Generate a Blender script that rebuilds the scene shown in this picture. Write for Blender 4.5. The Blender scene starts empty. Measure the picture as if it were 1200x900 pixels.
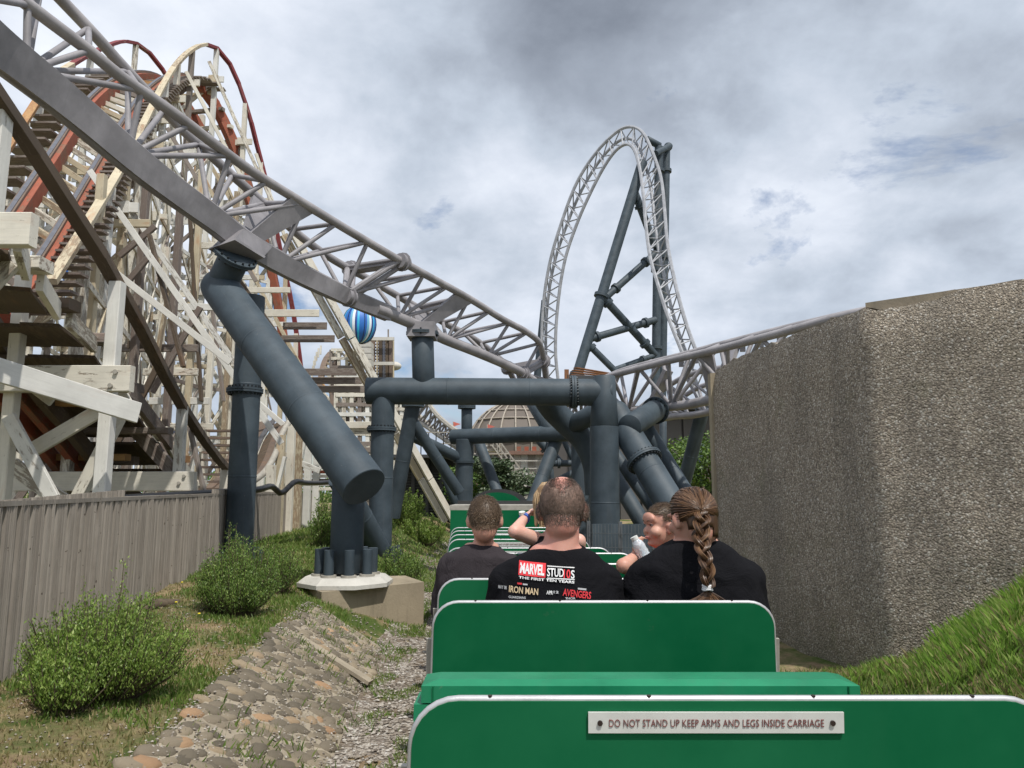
import bpy, bmesh, math, random
from math import radians, sin, cos, pi, sqrt, atan2
from mathutils import Vector, Matrix, noise, Quaternion
from mathutils.bvhtree import BVHTree
V = Vector
scene = bpy.context.scene
# ------------------------------------------------------------------ camera
F = 880.0; TH = radians(8.21); CT, ST = cos(TH), sin(TH); EYE = 1.70
cam_data = bpy.data.cameras.new("camera"); cam = bpy.data.objects.new("camera", cam_data)
scene.collection.objects.link(cam); scene.camera = cam
cam_data.sensor_width = 36.0; cam_data.lens = 36.0*F/1200.0
cam_data.clip_start = 0.05; cam_data.clip_end = 5000
cam.location = (0, 0, EYE); cam.rotation_euler = (radians(90)+TH, 0, 0)
# ------------------------------------------------------------------ sun + world
SUN_EL, SUN_AZ = radians(60), radians(150)      # azimuth measured clockwise from +Y (behind the camera, to its right)
sun_dir = V((sin(SUN_AZ)*cos(SUN_EL), cos(SUN_AZ)*cos(SUN_EL), sin(SUN_EL)))
sl = bpy.data.lights.new("sun", 'SUN'); sl.energy = 3.4; sl.angle = radians(0.8); sl.color = (1.0, 0.955, 0.88)
so = bpy.data.objects.new("sun", sl); scene.collection.objects.link(so); so.location = (5, -10, 30)
so.rotation_euler = (-sun_dir).to_track_quat('-Z', 'Y').to_euler()
scene.view_settings.view_transform = 'Standard'; scene.view_settings.look = 'None'
scene.view_settings.exposure = 0.22; scene.view_settings.gamma = 1.0

class NT:
    def __init__(s, tree): s.t = tree; tree.nodes.clear()
    def n(s, typ, **kw):
        nd = s.t.nodes.new(typ)
        ins = kw.pop('ins', {})
        for k, v in kw.items(): setattr(nd, k, v)
        for k, v in ins.items():
            if isinstance(v, bpy.types.NodeSocket): s.t.links.new(v, nd.inputs[k])
            else: nd.inputs[k].default_value = v
        return nd
    def math(s, op, a, b=0.0, clamp=False):
        return s.n('ShaderNodeMath', operation=op, use_clamp=clamp, ins={0: a, 1: b}).outputs[0]
    def ramp(s, fac, stops, interp='LINEAR'):
        nd = s.n('ShaderNodeValToRGB', ins={0: fac}); cr = nd.color_ramp; cr.interpolation = interp
        while len(cr.elements) < len(stops): cr.elements.new(0.5)
        for e, (p, c) in zip(cr.elements, stops): e.position = p; e.color = (*c, 1) if len(c) == 3 else c
        return nd.outputs[0]
    def mix(s, fac, a, b, blend='MIX'):
        nd = s.n('ShaderNodeMix', data_type='RGBA', blend_type=blend)
        for k, v in ((0, fac), (6, a), (7, b)):
            if isinstance(v, bpy.types.NodeSocket): s.t.links.new(v, nd.inputs[k])
            else: nd.inputs[k].default_value = v if k == 0 else ((*v, 1) if len(v) == 3 else v)
        return nd.outputs[2]
    def noise(s, vec, scale, detail=4, rough=0.55, dist=0.0, out=0, w=None):
        nd = s.n('ShaderNodeTexNoise', ins={'Scale': scale, 'Detail': detail, 'Roughness': rough, 'Distortion': dist})
        if w is not None: nd.noise_dimensions = '4D'; nd.inputs['W'].default_value = w
        s.t.links.new(vec, nd.inputs['Vector']); return nd.outputs[out]

world = bpy.data.worlds.new("World"); scene.world = world; world.use_nodes = True
w = NT(world.node_tree)
tc = w.n('ShaderNodeTexCoord').outputs['Generated']
sep = w.n('ShaderNodeSeparateXYZ', ins={0: tc})
zc = w.math('ADD', w.math('MAXIMUM', sep.outputs[2], 0.0), 0.42)
cx = w.math('DIVIDE', sep.outputs[0], zc); cy = w.math('DIVIDE', sep.outputs[1], zc)
pv = w.n('ShaderNodeCombineXYZ', ins={0: cx, 1: cy, 2: 0.0}).outputs[0]
n1 = w.noise(pv, 1.5, 7, 0.50, 0.15, w=3.1)
n2 = w.noise(pv, 3.6, 8, 0.56, 0.25, w=7.7)
n3 = w.noise(pv, 9.0, 6, 0.6, 0.2, w=1.3)
def dirdot(px, py, sharp):      # broad cloud mass around one direction of the sky
    u, v = px-600, py-450; d = V((u, F*CT+v*ST, F*ST-v*CT)).normalized()
    dp = w.n('ShaderNodeVectorMath', operation='DOT_PRODUCT', ins={0: tc, 1: d}).outputs['Value']
    return w.math('POWER', w.math('MAXIMUM', dp, 0.0), sharp)
dark = w.math('ADD', w.math('MULTIPLY', dirdot(720, -10, 16), 0.24), w.math('MULTIPLY', dirdot(1120, 170, 50), 0.12))
lite = w.math('ADD', w.math('MULTIPLY', dirdot(300, 90, 35), 0.15), w.math('MULTIPLY', dirdot(560, 170, 160), 0.10))
den = w.math('ADD', w.math('MULTIPLY', w.math('SUBTRACT', n1, 0.5), 1.25), w.math('MULTIPLY', n2, 0.62))
den = w.math('ADD', den, 0.118)
den = w.math('ADD', den, w.math('MULTIPLY', w.math('SUBTRACT', n3, 0.5), 0.24))
shade = w.math('SUBTRACT', w.math('ADD', den, dark), lite)
ccol = w.ramp(shade, [(0.20, (0.84, 0.88, 0.95)), (0.36, (0.65, 0.70, 0.79)), (0.48, (0.49, 0.55, 0.64)), (0.60, (0.35, 0.395, 0.47)), (0.80, (0.21, 0.24, 0.295))])
sky = w.n('ShaderNodeTexSky', sky_type='NISHITA', sun_disc=False, sun_elevation=SUN_EL, sun_rotation=SUN_AZ)
skyc = w.mix(1.0, sky.outputs[0], (0.10, 0.10, 0.105), 'MULTIPLY')
cov = w.ramp(w.math('ADD', w.noise(pv, 2.4, 8, 0.6, 0.3, w=12.4), w.math('MULTIPLY', n3, 0.12)), [(0.40, (0, 0, 0)), (0.48, (1, 1, 1))])
lowfade = w.ramp(sep.outputs[2], [(0.0, (1, 1, 1)), (0.28, (0, 0, 0))])
ccol = w.mix(w.math('MULTIPLY', lowfade, 0.55), ccol, (0.50, 0.58, 0.70))
colr = w.mix(cov, skyc, ccol)
bg = w.n('ShaderNodeBackground', ins={'Color': colr, 'Strength': 1.0})
w.t.links.new(bg.outputs[0], w.n('ShaderNodeOutputWorld').inputs[0])

# ------------------------------------------------------------------ helpers
def ray(px, py):
    u, v = px-600.0, py-450.0
    return V((u, F*CT+v*ST, F*ST-v*CT))
def P(px, py, Y):
    r = ray(px, py); return V((0, 0, EYE)) + r*(Y/r.y)
def G(px, py, z):
    r = ray(px, py); return V((0, 0, EYE)) + r*((z-EYE)/r.z)
col = scene.collection
def tag(o, label=None, cat=None, group=None, kind=None):
    if label: o['label'] = label
    if cat: o['category'] = cat
    if group: o['group'] = group
    if kind: o['kind'] = kind
    return o
def thing(name, label, cat, loc=(0, 0, 0), group=None, rz=0.0):
    o = bpy.data.objects.new(name, None); col.objects.link(o)
    o.location = loc; o.rotation_euler = (0, 0, rz); o.empty_display_size = 0.2
    return tag(o, label, cat, group)
def wloc(o):
    l = V((0, 0, 0))
    while o is not None: l += o.location; o = o.parent
    return l
def link(name, me, parent=None, loc=None, quat=None, mat=None):
    """loc: world position of the object's origin (parents are unrotated)"""
    if mat is not None and not me.materials: me.materials.append(mat)
    o = bpy.data.objects.new(name, me); col.objects.link(o)
    if loc is None: loc = V((0, 0, 0))
    o.location = V(loc) - (wloc(parent) if parent else V((0, 0, 0)))
    if parent: o.parent = parent
    if quat is not None: o.rotation_mode = 'QUATERNION'; o.rotation_quaternion = quat
    return o
def mesh(name, vs, fs, smooth=None):
    me = bpy.data.meshes.new(name); me.from_pydata([tuple(v) for v in vs], [], fs); me.validate(); me.update()
    if smooth is not None:
        me.polygons.foreach_set('use_smooth', [True]*len(me.polygons)); me.set_sharp_from_angle(angle=radians(smooth))
    return me
def frame(d):
    d = d.normalized(); up = V((0, 0, 1)) if abs(d.z) < 0.95 else V((0, 1, 0))
    s = d.cross(up).normalized(); return s, s.cross(d).normalized()
class MB:
    def __init__(s): s.v = []; s.f = []
    def add(s, vs, fs):
        b = len(s.v); s.v += [V(v) for v in vs]; s.f += [tuple(i+b for i in f) for f in fs]; return s
    def box(s, c, d, M=None):
        c = V(c); h = V(d)/2; vs = []
        for z in (-1, 1):
            for x, y in ((-1, -1), (1, -1), (1, 1), (-1, 1)):
                p = V((x*h.x, y*h.y, z*h.z)); vs.append(c + (M @ p if M else p))
        return s.add(vs, [(0, 3, 2, 1), (4, 5, 6, 7), (0, 1, 5, 4), (1, 2, 6, 5), (2, 3, 7, 6), (3, 0, 4, 7)])
    def bar(s, a, b, w_, h_):
        a, b = V(a), V(b); d = b-a; sd, up = frame(d); vs = []
        for p in (a, b):
            for x, y in ((-1, -1), (1, -1), (1, 1), (-1, 1)): vs.append(p + sd*(x*w_/2) + up*(y*h_/2))
        return s.add(vs, [(0, 1, 2, 3), (7, 6, 5, 4), (0, 4, 5, 1), (1, 5, 6, 2), (2, 6, 7, 3), (3, 7, 4, 0)])
    def tube(s, a, b, r, n=16, r2=None, cap=True):
        return s.sweep([V(a), V(b)], [r, r if r2 is None else r2], n, cap)
    def sweep(s, pts, r, n=16, cap=True, flat=None):
        pts = [V(p) for p in pts]; m = len(pts); rr = r if isinstance(r, (list, tuple)) else [r]*m
        t0 = (pts[1]-pts[0]).normalized(); sd, up = frame(t0); vs = []
        for i, p in enumerate(pts):
            t = (pts[min(i+1, m-1)]-pts[max(i-1, 0)]).normalized()
            q = t0.rotation_difference(t); sd = q @ sd; up = q @ up; t0 = t
            for k in range(n):
                a = 2*pi*k/n; vs.append(p + sd*(cos(a)*rr[i]) + up*(sin(a)*rr[i]*(flat or 1)))
        fs = [(i*n+k, i*n+(k+1) % n, (i+1)*n+(k+1) % n, (i+1)*n+k) for i in range(m-1) for k in range(n)]
        if cap: fs += [tuple(range(n-1, -1, -1)), tuple((m-1)*n+k for k in range(n))]
        return s.add(vs, fs)
    def rect_sweep(s, pts, ups, w_, h_):
        pts = [V(p) for p in pts]; m = len(pts); vs = []
        for i, p in enumerate(pts):
            t = (pts[min(i+1, m-1)]-pts[max(i-1, 0)]).normalized()
            u = ups[i] if isinstance(ups, list) else ups
            sd = t.cross(u).normalized(); u2 = sd.cross(t).normalized()
            ww = w_[i] if isinstance(w_, list) else w_; hh = h_[i] if isinstance(h_, list) else h_
            for x, y in ((-1, -1), (1, -1), (1, 1), (-1, 1)): vs.append(p + sd*(x*ww/2) + u2*(y*hh/2))
        fs = [(i*4+k, i*4+(k+1) % 4, (i+1)*4+(k+1) % 4, (i+1)*4+k) for i in range(m-1) for k in range(4)]
        fs += [(3, 2, 1, 0), tuple((m-1)*4+k for k in range(4))]
        return s.add(vs, fs)
    def prism(s, poly, z0, z1):
        n = len(poly); vs = [V((x, y, z0)) for x, y in poly] + [V((x, y, z1)) for x, y in poly]
        return s.add(vs, [tuple(range(n-1, -1, -1)), tuple(range(n, 2*n))] + [(k, (k+1) % n, n+(k+1) % n, n+k) for k in range(n)])
    def sphere(s, c, r, M=None, nu=16, nv=10):
        c = V(c); r = V(r) if hasattr(r, '__len__') else V((r, r, r)); vs = []
        for j in range(nv+1):
            ph = -pi/2 + pi*j/nv
            for i in range(nu):
                a = 2*pi*i/nu; p = V((r.x*cos(ph)*cos(a), r.y*cos(ph)*sin(a), r.z*sin(ph))); vs.append(c + (M @ p if M else p))
        return s.add(vs, [(j*nu+i, j*nu+(i+1) % nu, (j+1)*nu+(i+1) % nu, (j+1)*nu+i) for j in range(nv) for i in range(nu)])
    def build(s, name, mat, parent=None, smooth=None, origin=None):
        o = V(origin) if origin is not None else (wloc(parent) if parent else V((0, 0, 0)))
        me = mesh(name, [v-o for v in s.v], s.f, smooth)
        return link(name, me, parent, o, mat=mat)
def beam(a, b, w_, h_, mat, parent, name='beam', ch=0.006, roll=0.0):
    """a timber with its grain along local X"""
    a, b = V(a), V(b); d = b-a; L = d.length; sd, up = frame(d)
    x = d.normalized(); y = -sd; z = x.cross(y)
    M = Matrix((x, y, z)).transposed(); q = M.to_quaternion() @ Quaternion((1, 0, 0), roll)
    hw, hh = w_/2, h_/2; c = min(ch, hw*.3, hh*.3)
    prof = [(-hw+c, -hh), (hw-c, -hh), (hw, -hh+c), (hw, hh-c), (hw-c, hh), (-hw+c, hh), (-hw, hh-c), (-hw, -hh+c)]
    if ch <= 0: prof = [(-hw, -hh), (hw, -hh), (hw, hh), (-hw, hh)]
    n = len(prof)
    vs = [(-L/2, p[0], p[1]) for p in prof] + [(L/2, p[0], p[1]) for p in prof]
    fs = [(k, (k+1) % n, n+(k+1) % n, n+k) for k in range(n)]
    fs = [f[::-1] for f in fs] + [tuple(range(n)), tuple(range(2*n-1, n-1, -1))]
    me = mesh(name, vs, [f[::-1] for f in fs]); return link(name, me, parent, (a+b)/2, q, mat)
def pipe(a, b, D, mat, parent, name='pipe', n=32, D2=None, cap=True):
    a, b = V(a), V(b); d = b-a; q = d.to_track_quat('Z', 'Y'); L = d.length; r = D/2; r2 = (D2 or D)/2
    mb = MB(); e = min(0.008, r*.1)
    zs = [-L/2, -L/2+e]; rs = [r-e, r]; nw = int(L/1.9) if D > .26 else 0
    for k in range(1, nw+1):
        t = k/(nw+1); z = -L/2+L*t; rr = r+(r2-r)*t
        for dz, dr in ((-.016, 0), (-.008, .0035), (.008, .0035), (.016, 0)): zs.append(z+dz); rs.append(rr+dr)
    zs += [L/2-e, L/2]; rs += [r2, r2-e]
    mb.sweep([(0, 0, z) for z in zs], rs, n)
    return link(name, mesh(name, mb.v, mb.f, 20 if nw else 50), parent, (a+b)/2, q, mat)
def cr(pts, n):
    """Catmull-Rom through pts, resampled to n+1 points of equal arc length"""
    pts = [V(p) for p in pts]; P_ = [pts[0]*2-pts[1]] + pts + [pts[-1]*2-pts[-2]]; fine = []
    for i in range(1, len(P_)-2):
        for k in range(16):
            t = k/16; a, b, c, d = P_[i-1:i+3]
            fine.append(0.5*((2*b)+(-a+c)*t+(2*a-5*b+4*c-d)*t*t+(-a+3*b-3*c+d)*t**3))
    fine.append(pts[-1].copy()); acc = [0]
    for i in range(1, len(fine)): acc.append(acc[-1]+(fine[i]-fine[i-1]).length)
    out = []; j = 0
    for k in range(n+1):
        s_ = acc[-1]*k/n
        while j < len(acc)-2 and acc[j+1] < s_: j += 1
        t = (s_-acc[j])/max(1e-9, acc[j+1]-acc[j]); out.append(fine[j].lerp(fine[j+1], min(1, t)))
    return out

# ------------------------------------------------------------------ materials
def mk(name):
    m = bpy.data.materials.new(name); m.use_nodes = True; t = NT(m.node_tree)
    b = t.n('ShaderNodeBsdfPrincipled'); o = t.n('ShaderNodeOutputMaterial'); t.t.links.new(b.outputs[0], o.inputs[0])
    return m, t, b
def setc(t, b, c, rough=0.6, metal=0.0, spec=0.5):
    if isinstance(c, bpy.types.NodeSocket): t.t.links.new(c, b.inputs['Base Color'])
    else: b.inputs['Base Color'].default_value = (*c, 1)
    if isinstance(rough, bpy.types.NodeSocket): t.t.links.new(rough, b.inputs['Roughness'])
    else: b.inputs['Roughness'].default_value = rough
    b.inputs['Metallic'].default_value = metal; b.inputs['Specular IOR Level'].default_value = spec
def bump(t, b, h, dist=0.01, strength=1.0):
    nd = t.n('ShaderNodeBump', ins={'Height': h, 'Distance': dist, 'Strength': strength}); t.t.links.new(nd.outputs[0], b.inputs['Normal'])
def objc(t, scale=(1, 1, 1)):
    return t.n('ShaderNodeMapping', ins={'Vector': t.n('ShaderNodeTexCoord').outputs['Object'], 'Scale': scale}).outputs[0]
def randoff(t, vec):
    r = t.n('ShaderNodeObjectInfo').outputs['Random']
    return t.n('ShaderNodeVectorMath', operation='ADD', ins={0: vec, 1: t.n('ShaderNodeCombineXYZ', ins={0: t.math('MULTIPLY', r, 37.0), 1: t.math('MULTIPLY', r, 91.0), 2: 0.0}).outputs[0]}).outputs[0], r

def m_paint(name, c, rough=0.42, dirt=0.25, sc=2.2, bmp=0.0015):
    m, t, b = mk(name); v, r = randoff(t, objc(t))
    n = t.noise(v, sc, 6, 0.6); n2 = t.noise(v, sc*14, 4, 0.6)
    st = t.noise(t.n('ShaderNodeMapping', ins={'Vector': v, 'Scale': (9, 9, .7)}).outputs[0], 2.0, 4, 0.6)
    dk = tuple(x*0.78 for x in c); lt = tuple(min(1, x*1.14+0.012) for x in c)
    base = t.mix(t.ramp(n, [(0.35, (0, 0, 0)), (0.65, (1, 1, 1))]), dk, lt)
    base = t.mix(t.math('MULTIPLY', t.ramp(st, [(0.55, (0, 0, 0)), (0.75, (1, 1, 1))]), dirt), base, tuple(0.35*x+0.07 for x in c))
    base = t.mix(t.math('MULTIPLY', t.math('GREATER_THAN', n2, 0.70), dirt*1.4), base, (0.22, 0.2, 0.17))
    setc(t, b, base, t.math('ADD', rough-0.08, t.math('MULTIPLY', n2, 0.2)))
    bump(t, b, n2, bmp, 0.5); return m
def m_timber(name, paint, wood, wear=0.35, rust=0.0, rough=0.75):
    """painted, weathered timber; grain runs along local X"""
    m, t, b = mk(name); o = objc(t); v, r = randoff(t, o)
    g = t.n('ShaderNodeMapping', ins={'Vector': v, 'Scale': (1.2, 22, 22)}).outputs[0]
    gr = t.noise(g, 2.0, 6, 0.65); bl = t.noise(v, 1.6, 6, 0.65); fl = t.noise(t.n('ShaderNodeMapping', ins={'Vector': v, 'Scale': (2.5, 12, 12)}).outputs[0], 1.6, 7, 0.72)
    p = t.mix(t.ramp(bl, [(0.3, (0, 0, 0)), (0.7, (1, 1, 1))]), tuple(x*0.70 for x in paint), paint)
    p = t.mix(t.math('MULTIPLY', t.ramp(gr, [(0.45, (0, 0, 0)), (0.7, (1, 1, 1))]), 0.30), p, tuple(x*0.55 for x in paint))
    wd = t.mix(gr, tuple(x*0.55 for x in wood), tuple(x*1.25 for x in wood))
    th = 0.72-wear*0.45
    wf = t.ramp(t.math('ADD', fl, t.math('MULTIPLY', t.math('SUBTRACT', r, 0.5), 0.22)), [(th, (0, 0, 0)), (th+0.05, (1, 1, 1))])
    c = t.mix(wf, p, wd)
    if rust > 0:
        rn = t.noise(t.n('ShaderNodeMapping', ins={'Vector': v, 'Scale': (.8, 4, 4)}).outputs[0], 1.3, 5, 0.6)
        c = t.mix(t.math('MULTIPLY', t.ramp(rn, [(0.58, (0, 0, 0)), (0.7, (1, 1, 1))]), rust), c, (0.42, 0.16, 0.045))
    c = t.mix(t.math('MULTIPLY', r, 0.28), c, tuple(x*0.6 for x in paint))
    setc(t, b, c, rough); bump(t, b, t.math('ADD', t.math('MULTIPLY', gr, 0.6), t.math('MULTIPLY', wf, -0.6)), 0.004, 0.8); return m
def m_plain(name, c, rough=0.6, metal=0.0, sc=8, amt=0.2, bmp=0.002, spec=0.5):
    m, t, b = mk(name); v, r = randoff(t, objc(t)); n = t.noise(v, sc, 6, 0.6)
    setc(t, b, t.mix(t.ramp(n, [(0.3, (0, 0, 0)), (0.7, (1, 1, 1))]), tuple(x*(1-amt) for x in c), tuple(min(1, x*(1+amt)) for x in c)), rough, metal, spec)
    if bmp: bump(t, b, t.noise(v, sc*6, 4, 0.6), bmp, 0.6)
    return m
def m_leaf(name, c1, c2, c3=None, trans=0.25):
    m, t, b = mk(name); r = t.n('ShaderNodeNewGeometry').outputs['Random Per Island']
    cc = t.ramp(r, [(0.0, c1), (0.55, c2), (1.0, c3 or c2)])
    v = t.n('ShaderNodeNewGeometry').outputs['Position']; cc = t.mix(t.math('MULTIPLY', t.noise(v, 3.0, 3), 0.6), cc, tuple(x*0.6 for x in c1))
    setc(t, b, cc, 0.5); tr = t.n('ShaderNodeBsdfTranslucent', ins={'Color': cc}); mx = t.n('ShaderNodeMixShader', ins={0: trans, 1: b.outputs[0], 2: tr.outputs[0]})
    t.t.links.new(mx.outputs[0], [n for n in t.t.nodes if n.type == 'OUTPUT_MATERIAL'][0].inputs[0]); return m
M = {}
M['slate'] = m_paint('slate_paint', (0.035, 0.054, 0.070), 0.6, 0.22)
M['lilac'] = m_paint('lilac_paint', (0.25, 0.24, 0.255), 0.55, 0.30)
M['lilac_rail'] = m_paint('lilac_rail_paint', (0.30, 0.285, 0.295), 0.5, 0.2)
M['loop'] = m_paint('loop_paint', (0.36, 0.37, 0.40), 0.5, 0.15)
M['darkbolt'] = m_plain('dark_bolt', (0.03, 0.035, 0.04), 0.5, 0.6)
M['white'] = m_timber('white_timber', (0.78, 0.74, 0.64), (0.26, 0.21, 0.16), 0.34, 0.25)
M['white2'] = m_timber('clean_white_timber', (0.78, 0.77, 0.72), (0.30, 0.26, 0.21), 0.22, 0.1)
M['cream'] = m_timber('cream_timber', (0.60, 0.52, 0.37), (0.28, 0.2, 0.13), 0.4, 0.55)
M['greywood'] = m_timber('grey_timber', (0.27, 0.23, 0.20), (0.17, 0.13, 0.11), 0.5, 0.1)
M['darkwood'] = m_timber('dark_timber', (0.105, 0.075, 0.05), (0.15, 0.11, 0.075), 0.4, 0.15)
M['redwood'] = m_timber('red_timber', (0.36, 0.10, 0.055), (0.24, 0.13, 0.08), 0.42, 0.2)
M['maroon'] = m_timber('maroon_timber', (0.22, 0.035, 0.04), (0.3, 0.2, 0.15), 0.2, 0.0)
M['orange'] = m_timber('orange_timber', (0.50, 0.29, 0.12), (0.36, 0.18, 0.08), 0.4, 0.5)
M['trackwood'] = m_timber('track_timber', (0.20, 0.145, 0.11), (0.16, 0.12, 0.1), 0.4, 0.2)
M['strap'] = m_plain('steel_strap', (0.20, 0.20, 0.22), 0.4, 0.7)
M['green'] = m_paint('green_panel', (0.0, 0.112, 0.040), 0.5, 0.03, 1.2, 0.0004)
for _m in ('green',): _b = [n for n in M[_m].node_tree.nodes if n.type == 'BSDF_PRINCIPLED'][0]; _b.inputs['Specular IOR Level'].default_value = .08
M['greenbox'] = m_paint('green_box_paint', (0.0, 0.185, 0.080), 0.42, 0.12, 3.0, 0.0015)
M['alu'] = m_plain('aluminium_trim', (0.48, 0.48, 0.49), 0.42, 0.45, 20, 0.12, 0.0006)
M['sign'] = m_plain('sign_plate', (0.60, 0.61, 0.58), 0.45, 0.0, 14, 0.07, 0.0003)
M['letter'] = m_plain('sign_letters', (0.19, 0.055, 0.05), 0.6, 0, 90, 0.35, 0)
M['screw'] = m_plain('dark_screw', (0.05, 0.035, 0.03), 0.5, 0.5)
M['chassis'] = m_plain('dark_chassis', (0.035, 0.035, 0.036), 0.6, 0.2)
M['bracket'] = m_plain('grey_bracket', (0.33, 0.31, 0.27), 0.6, 0.0, 9, 0.25)
M['bench'] = m_plain('brown_bench', (0.10, 0.06, 0.035), 0.55)
M['black'] = m_plain('black_plastic', (0.012, 0.012, 0.014), 0.4)
def m_concrete(name, c, sc=1.5, stain=0.5):
    m, t, b = mk(name); v = objc(t); n = t.noise(v, sc, 7, 0.65); f = t.noise(v, 28, 6, 0.7)
    s = t.noise(t.n('ShaderNodeMapping', ins={'Vector': v, 'Scale': (6, 6, .5)}).outputs[0], 1.4, 5, 0.6)
    cc = t.mix(t.ramp(n, [(0.3, (0, 0, 0)), (0.7, (1, 1, 1))]), tuple(x*0.72 for x in c), c)
    cc = t.mix(t.math('MULTIPLY', t.ramp(s, [(0.5, (0, 0, 0)), (0.68, (1, 1, 1))]), stain), cc, tuple(x*0.42 for x in c))
    cc = t.mix(t.math('MULTIPLY', t.ramp(f, [(0.6, (0, 0, 0)), (0.75, (1, 1, 1))]), 0.5), cc, tuple(x*0.5 for x in c))
    setc(t, b, cc, 0.88); bump(t, b, t.math('ADD', f, n), 0.006, 0.7); return m
M['conc'] = m_concrete('tan_concrete', (0.36, 0.30, 0.21))
M['pad'] = m_concrete('white_pad_concrete', (0.60, 0.58, 0.53), 2, 0.15)
M['mortar'] = m_concrete('mortar', (0.37, 0.315, 0.235), 5, 0.35)
def m_roughcast():
    m, t, b = mk('roughcast_render'); v = t.n('ShaderNodeTexCoord').outputs['Object']
    dv = t.n('ShaderNodeVectorMath', operation='ADD', ins={0: v, 1: t.n('ShaderNodeVectorMath', operation='SCALE', ins={0: t.noise(v, 40, 3, out=1), 'Scale': 0.02}).outputs[0]}).outputs[0]
    vo = t.n('ShaderNodeTexVoronoi', feature='F1', ins={'Scale': 66.0}); t.t.links.new(dv, vo.inputs['Vector'])
    vo2 = t.n('ShaderNodeTexVoronoi', feature='F1', ins={'Scale': 120.0}); t.t.links.new(dv, vo2.inputs['Vector'])
    rnd = t.n('ShaderNodeSeparateColor', ins={0: vo.outputs['Color']}).outputs[0]
    c = t.ramp(rnd, [(0.0, (0.21, 0.172, 0.138)), (0.35, (0.37, 0.312, 0.245)), (0.65, (0.48, 0.405, 0.315)), (0.88, (0.60, 0.525, 0.43)), (1.0, (0.76, 0.71, 0.63))])
    gap = t.ramp(vo.outputs['Distance'], [(0.35, (0, 0, 0)), (0.62, (1, 1, 1))])
    c = t.mix(t.math('MULTIPLY', gap, 0.42), c, (0.18, 0.155, 0.125))
    big = t.noise(v, 0.9, 6, 0.6); c = t.mix(t.math('MULTIPLY', t.ramp(big, [(0.42, (0, 0, 0)), (0.62, (1, 1, 1))]), 0.30), c, (0.20, 0.18, 0.15))
    moss = t.noise(v, 2.3, 5, 0.6); c = t.mix(t.math('MULTIPLY', t.ramp(moss, [(0.6, (0, 0, 0)), (0.72, (1, 1, 1))]), 0.28), c, (0.16, 0.17, 0.085))
    z = t.n('ShaderNodeSeparateXYZ', ins={0: v}).outputs[2]
    st = t.noise(t.n('ShaderNodeMapping', ins={'Vector': v, 'Scale': (2.6, 2.6, .22)}).outputs[0], 1.5, 6, 0.6); c = t.mix(t.math('MULTIPLY', t.ramp(st, [(.5, (0, 0, 0)), (.64, (1, 1, 1))]), 0.30), c, (0.15, 0.135, 0.115))
    bs = t.math('MULTIPLY', t.ramp(t.math('ADD', z, t.math('MULTIPLY', t.noise(v, 5, 5), .7)), [(.55, (1, 1, 1)), (1.25, (0, 0, 0))]), .45); c = t.mix(bs, c, (0.13, 0.125, 0.07))
    topd = t.math('MULTIPLY', t.ramp(t.math('ADD', t.math('MULTIPLY', z, 0.3), t.math('MULTIPLY', t.noise(v, 3, 5), 0.35)), [(1.04, (0, 0, 0)), (1.22, (1, 1, 1))]), 0.6)
    c = t.mix(topd, c, (0.15, 0.118, 0.075))
    setc(t, b, c, 0.9, spec=0.3)
    h = t.math('ADD', t.math('MULTIPLY', vo.outputs['Distance'], -1.0), t.math('MULTIPLY', vo2.outputs['Distance'], -0.5))
    bump(t, b, h, 0.015, 1.0); return m
M['roughcast'] = m_roughcast()
def m_ground():
    m, t, b = mk('grassy_soil'); v = t.n('ShaderNodeTexCoord').outputs['Object']
    a = t.noise(v, 0.9, 7, 0.65, 0.4); f = t.noise(v, 30, 6, 0.75); g = t.noise(v, 7, 5, 0.6)
    soil = t.mix(f, (0.11, 0.072, 0.042), (0.44, 0.32, 0.20)); straw = t.mix(f, (0.20, 0.145, 0.07), (0.50, 0.40, 0.24))
    grass = t.mix(f, (0.030, 0.050, 0.012), (0.12, 0.17, 0.04))
    c = t.mix(t.ramp(g, [(0.4, (0, 0, 0)), (0.6, (1, 1, 1))]), soil, straw)
    c = t.mix(t.ramp(t.math('ADD', a, t.math('MULTIPLY', g, 0.25)), [(0.55, (0, 0, 0)), (0.70, (1, 1, 1))]), c, grass)
    setc(t, b, c, 0.95, spec=0.2); bump(t, b, t.math('ADD', f, g), 0.03, 0.9); return m
M['ground'] = m_ground()
def m_gravelbed():
    m, t, b = mk('gravel_bed'); v = t.n('ShaderNodeTexCoord').outputs['Object']
    vo = t.n('ShaderNodeTexVoronoi', ins={'Scale': 42.0}); t.t.links.new(v, vo.inputs['Vector'])
    rnd = t.n('ShaderNodeSeparateColor', ins={0: vo.outputs['Color']}).outputs[0]
    c = t.ramp(rnd, [(0, (0.10, 0.085, 0.07)), (0.5, (0.24, 0.20, 0.165)), (0.9, (0.42, 0.38, 0.33)), (1, (0.62, 0.6, 0.56))])
    c = t.mix(t.math('MULTIPLY', t.ramp(t.noise(v, 2.5, 6, 0.6), [(0.45, (0, 0, 0)), (0.62, (1, 1, 1))]), 0.7), c, (0.14, 0.10, 0.06))
    setc(t, b, c, 0.9, spec=0.2); bump(t, b, t.math('MULTIPLY', vo.outputs['Distance'], -1), 0.02, 1.0); return m
M['gravel'] = m_gravelbed()
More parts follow.
